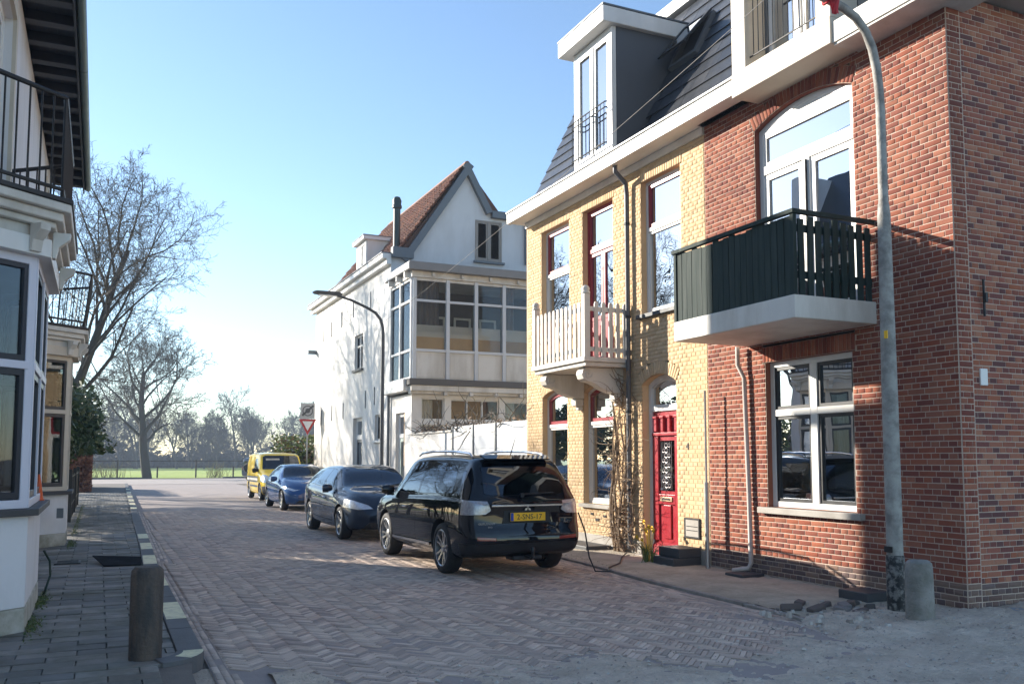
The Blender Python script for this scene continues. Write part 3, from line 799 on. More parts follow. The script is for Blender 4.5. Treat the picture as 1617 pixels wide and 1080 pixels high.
MB().box(9.66, 9.90, 9.5, 17.05, 10.06, 10.30).build('ridge_board', WHITE, roof, bevel=.01)
# dormer with flat roof
dm = MB().prism([(7.86, DY0 + .02, 6.80), (9.3, DY0 + .02, 9.05), (7.86, DY0 + .02, 9.05)], (0, DY1 - DY0 - .04, 0)).build('dormer', CHEEK, yel)
bpy.data.objects.remove(dm)
dm = MB().prism([(7.90, DY0, 6.84), (8.20, DY0, 6.84), (9.42, DY0, 9.06), (7.90, DY0, 9.06)], (0, .05, 0)).prism([(7.90, DY1 - .05, 6.84), (8.20, DY1 - .05, 6.84), (9.42, DY1 - .05, 9.06), (7.90, DY1 - .05, 9.06)], (0, .05, 0)).box(8.75, 8.8, DY0 + .051, DY1 - .051, 6.85, 9.05).build('dormer', CHEEK, yel)
DF = face_frame((7.80, 0, 0), (0, 1, 0), (-1, 0, 0))
dwm = window(dm, DF, DY0, DY1, 6.835, 9.055, 0, 0, .13, WHITE, [(13.50, 13.57, 6.96, 8.93)],
       [(DY0 + .131, 13.50, 6.965, 8.925, 0, .06, WHITE), (13.57, DY1 - .131, 6.965, 8.925, 0, .06, WHITE)], 0, name='dormer_window',
       curt=[(DY0 + .1, 13.2, 6.9, 9.0), (13.75, DY1 - .1, 6.9, 9.0)])
MB().box(7.58, 9.62, DY0 - .10, DY1 + .22, 9.06, 9.34).build('dormer_roof', WHITE, dm, bevel=.012)
MB().box(7.57, 9.60, DY0 - .11, DY1 + .23, 9.345, 9.375).build('roof_edge', ZINC, dm)
jr = MB()
for z in (7.0, 7.62, 7.72):
    jr.tube([(7.74, DY0 + .05, z), (7.70, DY0 + .08, z), (7.70, DY1 - .08, z), (7.74, DY1 - .05, z)], .012, 6)
jr.build('dormer_railing', BLACKM, dm)
for i in range(10):
    y = DY0 + .10 + i * (DY1 - DY0 - .2) / 9; MB().tube([(7.70, y, 6.92), (7.70, y, 7.72)], .007, 5).build('baluster', BLACKM, dm)
# roof light, sash swung open
sk = MB(); sk.add([], [])
def rp(y, s, n): return RM @ Vector((-y, s, n))
s0, s1 = 1.86, 2.75
o_out = [rp(12.72, s0, .0), rp(11.92, s0, .0), rp(11.92, s1, .0), rp(12.72, s1, .0)]
sk = MB()
for a, b, c, d in ((12.72, 12.64, s0, s1), (12.00, 11.92, s0, s1), (12.64, 12.0, s0, s0 + .08), (12.64, 12.0, s1 - .08, s1)):
    sk.prism([rp(a, c, .0), rp(b, c, .0), rp(b, d, .0), rp(a, d, .0)], tuple(Ns * .10))
skl = sk.build('roof_light', ZINC, yel)
def rs_(y, s, n):                                         # hinged at the top, swung out by 16 degrees
    a = rad(14); d = s1 - s
    return rp(y, s1 - d * math.cos(a), .11 + d * math.sin(a) + n)
sk = MB()
for a, b, c, d in ((12.70, 12.63, s0, s1), (12.01, 11.94, s0, s1), (12.63, 12.01, s0, s0 + .07), (12.63, 12.01, s1 - .07, s1)):
    sk.prism([rs_(a, c, 0), rs_(b, c, 0), rs_(b, d, 0), rs_(a, d, 0)], tuple(Ns * .04))
sk.build('sash', BLACKM, skl)
MB().prism([rs_(12.63, s0 + .07, .02), rs_(12.01, s0 + .07, .02), rs_(12.01, s1 - .07, .02), rs_(12.63, s1 - .07, .02)], tuple(Ns * .006)).build('pane', glass_mat('roof_glass', (.8, .8, .8), .45, 1.2, 0), skl)
MB().prism([rp(12.64, s0 + .08, -.05), rp(12.0, s0 + .08, -.05), rp(12.0, s1 - .08, -.05), rp(12.64, s1 - .08, -.05)], tuple(Ns * .01)).build('blind', WHITE2, skl)
# balcony on scrolled consoles
WX, WY0, WY1 = 7.30, 12.95, 14.86
wb = MB().box(WX - .05, XF, WY0 - .05, WY1 + .05, 3.22, 3.30).box(WX, XF, WY0, WY1, 3.15, 3.218).build('balcony', WHITE2, yel, bevel=.01)
def console(y):
    P = [(8.15, 3.145), (7.42, 3.145), (7.36, 3.10), (7.34, 3.03), (7.37, 2.95), (7.44, 2.91), (7.52, 2.90), (7.62, 2.86), (7.74, 2.79), (7.88, 2.74), (8.02, 2.72), (8.15, 2.72)]
    c = MB().prism([(x, y - .11, z) for x, z in P], (0, .22, 0)).build('console', WHITE2, wb, bevel=.01)
    for s in (-1, 1):
        sp = [(7.45 + (.008 + .012 * t) * math.cos(t * 1.0), y + s * .112, 3.03 + (.008 + .012 * t) * math.sin(t)) for t in np.linspace(0, 6.5, 22)]
        MB().tube(sp, .011, 5).build('scroll', WHITE2, c)
    MB().box(7.98, XF, y - .09, y + .09, 2.58, 2.718).box(8.05, XF, y - .06, y + .06, 2.50, 2.578).build('console_foot', WHITE2, c, bevel=.02)
console(13.25); console(14.62)
def post(x, y):
    b = MB().box(x - .055, x + .055, y - .055, y + .055, 3.30, 4.36); b.build('corner_post', WHITE2, wb, bevel=.006)
    MB().lathe([(.075, 0), (.075, .03), (.06, .045), (.07, .08), (.055, .12), (.02, .14)], 12, (x, y, 4.362)).build('post_cap', WHITE2, wb, smooth=True)
post(WX + .02, WY0 + .02); post(WX + .02, WY1 - .02)
MB().box(WX, WX + .05, WY0 + .08, WY1 - .08, 4.08, 4.15).build('rail', WHITE2, wb)
MB().box(WX, WX + .05, WY0 + .08, WY1 - .08, 3.40, 3.47).build('rail', WHITE2, wb)
MB().box(WX + .08, XF, WY0, WY0 + .05, 4.08, 4.15).build('rail', WHITE2, wb)
MB().box(WX + .08, XF, WY0, WY0 + .05, 3.40, 3.47).build('rail', WHITE2, wb)
MB().box(WX + .08, XF, WY1 - .05, WY1, 4.08, 4.15).build('rail', WHITE2, wb)
MB().box(WX + .08, XF, WY1 - .05, WY1, 3.40, 3.47).build('rail', WHITE2, wb)
def picket_mesh():
    b = MB().prism([(-.012, -.036, 0), (-.012, .036, 0), (-.012, .036, .88), (-.012, .022, .92), (-.012, -.022, .92), (-.012, -.036, .88)], (.024, 0, 0))
    me = b.mesh('picket'); me.materials.append(WHITE2); return me
pk = picket_mesh()
for i in range(11):
    o = bpy.data.objects.new('picket', pk); COL.objects.link(o); par(o, wb)
    o.matrix_basis = Matrix.Translation((WX - .014, WY0 + .18 + i * (WY1 - WY0 - .36) / 10, 3.31))
for yy in (WY0 - .014, WY1 + .014):
    for i in range(5):
        o = bpy.data.objects.new('picket', pk); COL.objects.link(o); par(o, wb)
        o.matrix_basis = Matrix.Translation((WX + .20 + i * .14, yy, 3.31)) @ Matrix.Rotation(PI / 2, 4, 'Z')
# downpipe between balcony and door
pp = [FR @ Vector(p) for p in ((12.86, .30, 6.60), (12.86, .30, 6.48), (12.86, .09, 6.30), (12.86, .075, 6.1), (12.86, .075, .12))]
dp = MB().tube(pp, .042, 12).build('downpipe', mat('downpipe_grey', (.10, .10, .105), .45, .15, 6, .1), yel, smooth=True)
for z in (5.6, 4.0, 2.4, 1.1):
    MB().lathe([(.052, -.02), (.052, .02)], 12, (XF - .075, 12.86, z)).build('pipe_bracket', BLACKM, dp)
# black steps block beside the door
st = thing('stone_step_block', 'low dark stone step block beside the red door', 'step', (7.85, 11.2, 0))
MB().box(7.62, 8.12, 10.98, 11.5, .03, .16).build('lower_step', STONE, st, bevel=.012)
MB().box(7.72, 8.12, 10.98, 11.5, .161, .30).build('upper_step', STONE, st, bevel=.012)
# ------------------------------------------------------------------ white house across the garden
WB = mat('white_painted_brick', (.80, .77, .72), .6, .06, 2, .0, dirt=(.54, .49, .42), dscale=1.1, damt=.45, streak=(1, 1, .3))
def brick_bump(m, scale=1., strength=.35):
    nt = m.node_tree; bs = nt.nodes['Principled BSDF']
    pos = nt.nodes.new('ShaderNodeNewGeometry').outputs['Position']
    sx = nt.nodes.new('ShaderNodeSeparateXYZ'); nt.links.new(pos, sx.inputs[0])
    cb = nt.nodes.new('ShaderNodeCombineXYZ')
    nt.links.new(_math(nt, 'ADD', sx.outputs[0], sx.outputs[1]), cb.inputs[0]); nt.links.new(sx.outputs[2], cb.inputs[1])
    br = nt.nodes.new('ShaderNodeTexBrick'); br.inputs['Scale'].default_value = 1 / .22 * scale * .5
    br.inputs['Brick Width'].default_value = .5; br.inputs['Row Height'].default_value = .15; br.inputs['Mortar Size'].default_value = .012; br.inputs['Mortar Smooth'].default_value = .4
    nt.links.new(cb.outputs[0], br.inputs['Vector'])
    n = _noise(nt, pos, 14, 4)
    h = _math(nt, 'SUBTRACT', _math(nt, 'MULTIPLY', n.outputs[0], .8), br.outputs['Fac'])
    _bump(nt, bs, h, strength, .012)
brick_bump(WB)
wh = thing('gabled_house', 'white painted brick house with orange tiled roof, gable and glazed sun room', 'house', (10.8, 32, 0))
XW, GY, EY = 8.3, 27.3, 38.1
WS = face_frame((XW, 0, 0), (0, 1, 0), (-1, 0, 0))
GB = face_frame((0, GY, 0), (1, 0, 0), (0, -1, 0))
CS = face_frame((0, 25.1, 0), (1, 0, 0), (0, -1, 0))
def wall_with_holes(name, M, u0, u1, z0, z1, holes, m, parent, t=.25):
    """a plain wall slab pieced round its rectangular openings"""
    us = sorted({u0, u1, *[h[0] for h in holes], *[h[1] for h in holes]}); zs = sorted({z0, z1, *[h[2] for h in holes], *[h[3] for h in holes]})
    us = [u for u in us if u0 <= u <= u1]; zs = [z for z in zs if z0 <= z <= z1]
    b = MB()
    solid = lambda i, j: 0 <= i < len(us) - 1 and 0 <= j < len(zs) - 1 and not any(h[0] <= (us[i] + us[i + 1]) / 2 <= h[1] and h[2] <= (zs[j] + zs[j + 1]) / 2 <= h[3] for h in holes)
    for i in range(len(us) - 1):
        for j in range(len(zs) - 1):
            if not solid(i, j): continue
            a, c, d, e = us[i], us[i + 1], zs[j], zs[j + 1]
            b.add([(a, 0, d), (c, 0, d), (c, 0, e), (a, 0, e), (a, -t, d), (c, -t, d), (c, -t, e), (a, -t, e)], [(0, 1, 2, 3), (5, 4, 7, 6)])
            k = len(b.v) - 8
            if not solid(i - 1, j): b.f.append((k + 4, k, k + 3, k + 7))
            if not solid(i + 1, j): b.f.append((k + 1, k + 5, k + 6, k + 2))
            if not solid(i, j - 1): b.f.append((k + 4, k + 5, k + 1, k))
            if not solid(i, j + 1): b.f.append((k + 3, k + 2, k + 6, k + 7))
    return b.build(name, m, parent, M)
side_holes = [(30.55, 31.65, 4.78, 6.02), (30.5, 31.72, 0.1, 3.06), (28.02, 28.92, 2.22, 3.06)]
ww = wall_with_holes('side_wall', WS, GY + .222, EY, 0, 8.15, side_holes, WB, wh)
MB().box(13.9, 14.1, GY, EY, 0, 9).box(XW + .3, 13.9, EY - .25, EY - .01, 0, 8.1).build('rear_wall', WB, wh)
# gable
gp = [(XW + .002, 3.4), (13.9, 3.4), (13.9, 9.85), (11.72, 9.85), (10.91, 11.30), (8.72, 8.15), (XW + .002, 8.15)]
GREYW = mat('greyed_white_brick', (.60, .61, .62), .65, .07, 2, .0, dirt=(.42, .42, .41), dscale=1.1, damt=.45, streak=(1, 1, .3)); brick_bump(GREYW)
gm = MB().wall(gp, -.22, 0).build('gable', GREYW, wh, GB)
# rake boards and the flat dormer eaves
def board(p, q, w, n0, n1, name='rake_board'):
    p, q = Vector((p[0], p[1])), Vector((q[0], q[1])); d = (q - p).normalized(); nrm = Vector((-d.y, d.x))
    a = [p, q, q - nrm * w, p - nrm * w]
    return MB().wall([(v.x, v.y) for v in a], n0, n1).build(name, ZINC, wh, GB, bevel=.008)
board((8.62, 8.02), (10.91, 11.46), .22, -.1, .16)
board((10.905, 11.45), (11.78, 9.88), .22, -.1, .163)
MB().box(11.76, 14.0, -.1, .17, 9.68, 9.92).build('dormer_fascia', ZINC, wh, GB, bevel=.008)
window(wh, GB, 11.2, 12.17, 8.2, 9.58, 0, -.02, .06, mat('taupe_paint', (.25, .22, .19), .5), [(11.64, 11.73, 8.26, 9.52)],
       [(11.26, 11.64, 8.26, 9.52, 0, .05, MATS['taupe_paint']), (11.73, 12.11, 8.26, 9.52, 0, .05, MATS['taupe_paint'])], 0)
MB().box(11.24, 12.13, -.04, .0, 8.24, 9.54).build('window_blind', mat('teal_blind', (.03, .10, .17), .6), wh, GB)
MB().box(11.14, 12.24, -.02, .12, 8.12, 8.19).build('window_sill', ZINC, wh, GB)
MB().lathe([(.05, 0), (.05, 1.5)], 10, (13.05, GY - .07, 8.2)).build('downpipe', ZINC, wh, smooth=True)
# roof: pantiles on the street slope with a hipped far end
RZ, EZ = 11.40, 8.12
sl = math.hypot(10.91 - 8.55, RZ - EZ)
def tiles():
    b = MB(); nr, step = 14, sl / 14
    d = Vector((10.91 - 8.55, 0, RZ - EZ)).normalized(); nn = Vector((-d.z, 0, d.x))
    P0 = Vector((8.50, 0, EZ))
    for r in range(nr):
        ymax = 38.3 - max(0, (r / nr)) * 2.2
        y = GY - .05
        while y < ymax:
            w = .24; vs = []
            jit = rs.uniform(-.01, .012)
            for i in range(5):
                yy = y + w * i / 4; h = .035 * math.cos(2 * PI * (i / 4)) + .03
                for s, lift in ((r * step - .05 + jit, .05), ((r + 1) * step + .01, .0)):
                    q = P0 + d * s + nn * (h + lift); vs.append((q.x, yy, q.z))
            e = [(vs[2 * i][0] + d.x * 0 - nn.x * .03, vs[2 * i][1], vs[2 * i][2] - nn.z * .03) for i in range(5)]
            b.add(vs + e, [(2 * i, 2 * i + 1, 2 * i + 3, 2 * i + 2) for i in range(4)] + [(2 * i, 2 * i + 2, 10 + i + 1, 10 + i) for i in range(4)])
            y += w
    return b
roofw = MB().prism([(8.45, GY + .02, EZ - .05), (10.91, GY + .02, RZ - .05), (13.6, GY + .02, EZ)], (0, 8.8, 0))
roofw.add([(8.45, GY + 8.82, EZ - .05), (10.91, GY + 8.82, RZ - .05), (13.6, GY + 8.82, EZ), (8.45, 38.3, EZ - .05), (13.6, 38.3, EZ)], [(0, 3, 1), (1, 3, 4), (1, 4, 2)])
roofw = roofw.build('roof', mat('tile_underlay', (.12, .06, .04), .9), wh)
tiles().build('pantile_field', PANT, roofw, kind='stuff')
MB().tube([(10.91, GY - .02, RZ + .05), (10.91, 36.0, RZ + .05), (8.6, 38.3, EZ + .1)], .10, 8).build('ridge_tiles', PANT, roofw)
MB().box(11.75, 13.95, GY + .02, 31, 9.86, 9.95).build('flat_roof', ZINC, wh)
# eaves: white box gutter along the street
MB().box(GY - .05, 38.45, 0, .30, 7.98, 8.14).box(GY - .05, 38.45, 0, .16, 7.80, 7.978).build('gutter', WHITE, wh, WS, bevel=.01)
MB().box(GY - .05, 38.47, -.02, .33, 8.142, 8.175).build('gutter_edge', ZINC, wh, WS)
# small street dormer
dw2 = MB().prism([(8.62, 31.3, 8.25), (9.7, 31.3, 9.55), (8.62, 31.3, 9.55)], (0, 1.35, 0)).build('dormer', WB, wh)
D2 = face_frame((8.61, 0, 0), (0, 1, 0), (-1, 0, 0))
window(dw2, D2, 31.33, 32.62, 8.28, 9.52, 0, -.03, .07, WHITE, [(31.94, 32.0, 8.35, 9.45)], [(31.4, 31.94, 8.35, 9.45, 0, .04, WHITE), (32.0, 32.55, 8.35, 9.45, 0, .04, WHITE)], 0, name='dormer_window')
MB().box(8.45, 9.9, 31.2, 32.75, 9.55, 9.68).build('dormer_roof', WHITE, dw2)
MB().box(8.43, 9.9, 31.18, 32.77, 9.681, 9.71).build('roof_edge', ZINC, dw2)
# flue pipe with cowl
fl = MB().lathe([(.17, 8.2), (.17, 8.45), (.12, 8.5)], 14, (8.62, 27.75, 0)).build('flue_collar', ZINC, wh, smooth=True)
MB().lathe([(.115, 8.45), (.115, 9.75), (.16, 9.78), (.16, 9.86), (.135, 9.9), (.15, 10.02), (.10, 10.14), (.02, 10.17)], 16, (8.62, 27.75, 0)).build('flue_pipe', mat('dark_green_flue', (.018, .035, .034), .45), wh, smooth=True)
MB().box(8.3, 9.0, 27.1, 27.32, 8.02, 8.35).build('lead_flashing', ZINC, wh)
# side openings
TAUPE = MATS['taupe_paint']
window(wh, WS, 30.55, 31.65, 4.78, 6.02, 0, .08, .05, WHITE, [(31.07, 31.13, 4.83, 5.97), (30.6, 31.6, 5.6, 5.64)],
       [(30.6, 31.07, 4.83, 5.6, 0, .04, BLACKM), (31.13, 31.6, 4.83, 5.6, 0, .04, BLACKM), (30.6, 31.07, 5.64, 5.97, 0, .03, BLACKM), (31.13, 31.6, 5.64, 5.97, 0, .03, BLACKM)], .6)
MB().box(30.45, 31.75, 0, .08, 4.70, 4.775).build('window_sill', STONE, wh, WS)
window(wh, WS, 30.5, 31.72, .1, 3.06, 0, .12, .06, WHITE, [(30.56, 31.66, 2.3, 2.42)], [(30.56, 31.66, 2.42, 3.0, 0, .05, WHITE), (30.56, 31.66, .2, 2.3, 0, .1, ZINC)], .6, name='side_door')
window(wh, WS, 28.02, 28.92, 2.22, 3.06, 0, .08, .05, WHITE, [], [(28.07, 28.87, 2.27, 3.01, 0, .04, BLACKM)], .6)
MB().box(27.95, 28.99, 0, .08, 2.14, 2.215).build('window_sill', WHITE, wh, WS)
for u, z in ((29.6, 7.0), (31.9, 7.05), (33.6, 6.9), (35.3, 6.75), (36.6, 6.7), (29.0, 3.7), (30.1, 3.65), (33.2, 3.4), (35.0, 3.4), (36.8, 3.3)):
    MB().box(u - .03, u + .03, 0, .025, z - .30, z + .30).build('wall_anchor', ZINC, wh, WS)
MB().lathe([(.045, 0), (.045, 4.0)], 10, (XW - .07, 27.18, 0)).build('downpipe', ZINC, wh, smooth=True)
lamp_b = MB().box(37.9, 38.1, 0, .35, 6.05, 6.2).build('wall_lamp', ZINC, wh, WS)
# ground-floor extension and the glazed sun room on top of it
XE = 13.4
eh = [(8.6, 9.33, 2.76, 3.41), (9.53, 11.11, 2.76, 3.39), (11.3, 12.1, 2.76, 3.36), (8.6, 9.33, 1.5, 2.62)]
ew = wall_with_holes('extension_wall', CS, XW, XE, 0, 3.52, eh, WB, wh)
es = wall_with_holes('extension_side_wall', WS, 25.352, 27.29, 0, 3.52, [(25.72, 26.62, .1, 3.0)], WB, wh)
for a, b, c, d, n in ((8.6, 9.33, 2.76, 3.41, 1), (9.53, 11.11, 2.76, 3.39, 3), (11.3, 12.1, 2.76, 3.36, 1), (8.6, 9.33, 1.5, 2.62, 1)):
    w1 = (b - a - .08) / n
    window(wh, CS, a, b, c, d, 0, .06, .04, WHITE, [(a + .04 + w1 * i - .02, a + .04 + w1 * i + .02, c + .04, d - .04) for i in range(1, n)],
           [(a + .04 + w1 * i + (.02 if i else 0), a + .04 + w1 * (i + 1) - (.02 if i < n - 1 else 0), c + .04, d - .04, 0, 0, WHITE) for i in range(n)], .7,
           curt=[(a + .05, a + .45, c, d, CURT)] if n == 1 else [], roomm=WOODT, glass=WIN2)
window(wh, WS, 25.72, 26.62, .1, 3.0, .0, .10, .08, WHITE, [(25.8, 26.54, 2.25, 2.35)], [(25.8, 26.54, 2.35, 2.92, 0, .03, WHITE), (25.8, 26.54, .2, 2.25, 0, .12, mat('pale_green_paint', (.48, .56, .50), .5))], .5, name='garden_door')
MB().box(8.2, XE, .0, .20, 3.52, 3.60).build('lower_moulding', WHITE2, wh, CS)
MB().box(8.12, XE, -.1, .34, 3.76, 3.95).build('lower_gutter', mat('dark_gutter', (.10, .092, .085), .6), wh, CS, bevel=.01)
MB().box(8.2, XE, -.1, .30, 3.60, 3.757).build('lower_frieze', WHITE2, wh, CS)
MB().box(25.101, 27.3, -.1, .26, 3.60, 3.95).build('side_frieze', WHITE, wh, WS, bevel=.01)
for i in range(5):
    u = 9.25 + i * .82; MB().box(u - .05, u + .05, .20, .34, 3.48, 3.58).build('bracket', WHITE2, wh, CS)
sr = MB().box(XW + .02, XE, 25.6, 27.28, 3.96, 4.02).build('sun_room', WHITE, wh)
posts = [8.36, 9.41, 10.33, 11.26, 12.19, 13.12]
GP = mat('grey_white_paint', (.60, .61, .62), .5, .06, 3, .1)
for u in posts:
    MB().box(u - .055, u + .055, -.07, .06, 3.96, 6.98).build('post', GP, sr, CS, bevel=.006)
for a, b in zip(posts[:-1], posts[1:]):
    a, b = a + .056, b - .056
    MB().box(a, b, -.06, .035, 6.27, 6.34).build('transom', GP, sr, CS)
    MB().box(a, b, -.06, .045, 4.78, 4.86).build('transom', GP, sr, CS)
    MB().box(a, b, -.06, .03, 6.90, 6.98).build('head_rail', WHITE2, sr, CS)
    pnl = MB().box(a, b, -.05, .0, 3.96, 4.778).build('panel', WHITE2, sr, CS)
    MB().ring(outline(a + .03, b - .03, 4.02, 4.74), outline(a + .03, b - .03, 4.02, 4.74, e=.03), 0, .012).build('panel_moulding', WHITE2, pnl, CS)
    for z0, z1 in ((4.861, 6.269), (6.341, 6.899)):
        MB().box(a, b, -.03, -.024, z0, z1).build('pane', WIN2, sr, CS)
    MB().box(a, b, -.16, -.13, 4.86, 5.24).build('bamboo_screen', WOODT, sr, CS)
    MB().box(a, b, -.16, -.13, 5.242, 5.60).build('white_blind', CURT, sr, CS)
for a, b in ((8.45, 9.25), (12.3, 13.0), (11.35, 11.75)):
    q = MB(); curtain(q, a, b, 4.9, 6.95, -.30, .04, .16); q.build('curtain', CURTD, sr, CS, smooth=True, ang=180)
MB().box(8.4, 13.3, 27.2, 27.26, 4.0, 7.0).build('back_wall', mat('sun_room_brown', (.10, .085, .075), .8), sr)
for u in (9.8, 10.7, 11.6):
    MB().ring(outline(u - .3, u + .3, 4.4, 6.2), outline(u - .3, u + .3, 4.4, 6.2, e=.07), -2.09, -2.05).build('inner_door_frame', WHITE2, sr, CS)
sp = [25.16, 26.2, 27.2]
for u in sp:
    MB().box(u - .05, u + .05, -.07, .04, 3.96, 6.98).build('post', WHITE, sr, WS, bevel=.006)
for a, b in zip(sp[:-1], sp[1:]):
    a, b = a + .051, b - .051
    for z in (6.30, 4.82, 3.99, 6.93): MB().box(a, b, -.06, .02, z - .03, z + .04).build('transom', WHITE, sr, WS)
    for z0, z1 in ((4.03, 4.79), (4.86, 6.27), (6.34, 6.9)): MB().box(a, b, -.03, -.024, z0, z1).build('pane', WIN, sr, WS)
MB().box(8.25, XE, -2.15, .10, 6.985, 7.16).build('eaves_soffit', WHITE2, sr, CS)
MB().box(8.10, XE, -2.18, .32, 7.16, 7.40).build('flat_roof', mat('grey_fascia', (.22, .215, .21), .6), sr, CS, bevel=.01)
MB().box(25.0 - .2, 27.29, .0, .22, 7.18, 7.38).build('side_fascia', WHITE, sr, WS, bevel=.01)
for i in range(5):
    u = 8.9 + i * .93; MB().box(u - .04, u + .04, .06, .2, 7.02, 7.14).build('bracket', WHITE2, sr, CS)
for i in range(3):
    u = 25.3 + i * .8; MB().box(u - .04, u + .04, .02, .2, 7.0, 7.16).build('bracket', WHITE, sr, WS)

# garden wall: plastered length and white plank panels
gw = thing('garden_wall', 'white rendered garden wall beside the glazed sun room of white house', 'wall', (8.3, 23.4, 0))
MB().box(8.26, 8.42, 21.66, 25.08, 0, 2.30).build('rendered_wall', WB, gw, bevel=.01)
MB().box(8.22, 8.46, 21.66, 25.08, 2.301, 2.35).build('coping', WHITE2, gw, bevel=.008)
fp = thing('plank_fence', 'white horizontal plank fence between rendered wall and yellow brick house', 'fence', (8.3, 19.3, 0))
PLK = mat('white_plank', None, .5, .08, 4, .1, palette=[(.76, .77, .78), (.72, .74, .76), (.79, .79, .78)], dirt=(.5, .5, .46), dscale=1.5, damt=.3)
for (a, b) in ((17.02, 18.86), (18.92, 20.22), (20.28, 21.62)):
    z = .1
    while z < 2.32:
        MB().box(8.28, 8.315, a, b, z, z + .288).build('plank', PLK, fp, bevel=.006); z += .292
for y in (18.89, 20.25, 21.64):
    MB().box(8.25, 8.34, y - .028, y + .028, 0, 2.45).build('post', GREYM, fp)
# ------------------------------------------------------------------ left-hand houses
LX = -1.0
RENDER = mat('white_render', (.74, .73, .74), .75, .06, 1.5, .35, 22, dirt=(.50, .49, .46), dscale=1.6, damt=.45, streak=(1, 1, .25))
RENDG = mat('stained_base_render', (.52, .50, .44), .85, .15, 3, .5, 30, dirt=(.17, .16, .10), dscale=3.5, damt=.8, dsharp=.14)
NAVY = mat('navy_black_paint', (.012, .017, .03), .35, .1, 5, .05)
DARKG = mat('dark_grey_paint', (.05, .052, .056), .4, .1, 5, .05)
LW = mat('lilac_white_paint', (.66, .66, .74), .4, .05, 2, .06)
BOARD = mat('dark_soffit_board', (.045, .05, .06), .55, .2, 4, .2, 40)
def left_house(name, label, y0, y1, bays, frame_m, sash_m, sill_z, rail_lean=0., end=False):
    h = thing(name, label, 'house', (-2.5, (y0 + y1) / 2, 0))
    fm = face_frame((LX, 0, 0), (0, 1, 0), (1, 0, 0))
    wl = [(b0 + .35, b1 - .35, 4.05, 6.4) for b0, b1 in bays]
    hl = [(b0 + .1, b1 - .1, .1, 3.5) for b0, b1 in bays]
    wall_with_holes('wall', fm, y0, y1, 0, 7.0, wl + hl, RENDER, h)
    MB().box(-7, LX - .26, y0, y0 + .2, 0, 9.6).box(-7, LX - .26, y1 - .25, y1 - .002, 0, 9.6).build('party_wall', RENDER, h)
    MB().box(-7.2, -7, y0, y1, 0, 9.6).build('rear_wall', RENDER, h)
    # mansard roof behind a flat boarded eaves overhang
    EXo = -.42
    ye = y1 + (.42 if end else 0)
    rf = MB().prism([(-1.15, y0, 7.22), (-2.62, y0, 9.78), (-7.2, y0, 9.78), (-7.2, y0, 7.22)], (0, y1 - .01 - y0, 0)).build('roof', SLATE, h)
    ev = MB().box(-1.25, EXo, y0, ye, 7.14, 7.20).build('eaves', BOARD, h)
    y = y0 + .12
    while y < ye - .1:
        MB().box(LX + .005, EXo - .03, y, y + .16, 7.0, 7.138).build('rafter', BOARD, ev, bevel=.006); y += .62
    nb = 5
    for i in range(nb):
        MB().box(LX + .01 + i * .112, LX + .01 + i * .112 + .106, y0, ye - .004, 7.128, 7.1385).build('soffit_board', BOARD, ev)
    gt = MB().tube([(EXo + .05, y0, 7.10), (EXo + .05, ye, 7.10)], .065, 10).build('gutter', mat('sea_green_gutter', (.10, .155, .155), .4, .1, 4, .05, metal=.3), h, smooth=True)
    MB().box(EXo - .028, EXo - .004, y0, ye, 6.98, 7.20).build('fascia', BOARD, h)
    # first-floor windows and pilasters
    for b0, b1 in bays:
        window(h, fm, b0 + .35, b1 - .35, 4.05, 6.4, 0, .08, .08, WHITE, [((b0 + b1) / 2 - .05, (b0 + b1) / 2 + .05, 4.1, 6.3)],
               [(b0 + .43, (b0 + b1) / 2 - .05, 4.13, 6.32, 0, .07, WHITE), ((b0 + b1) / 2 + .05, b1 - .43, 4.13, 6.32, 0, .07, WHITE)], .7, name='balcony_door')
        MB().ring(outline(b0 + .2, b1 - .2, 3.96, 6.55), outline(b0 + .2, b1 - .2, 3.96, 6.55, e=.149), .0, .04).build('window_surround', CREAM, h, fm)
    for b0, b1 in bays:
        bay(h, b0, b1, frame_m, sash_m, sill_z, rail_lean)
    return h
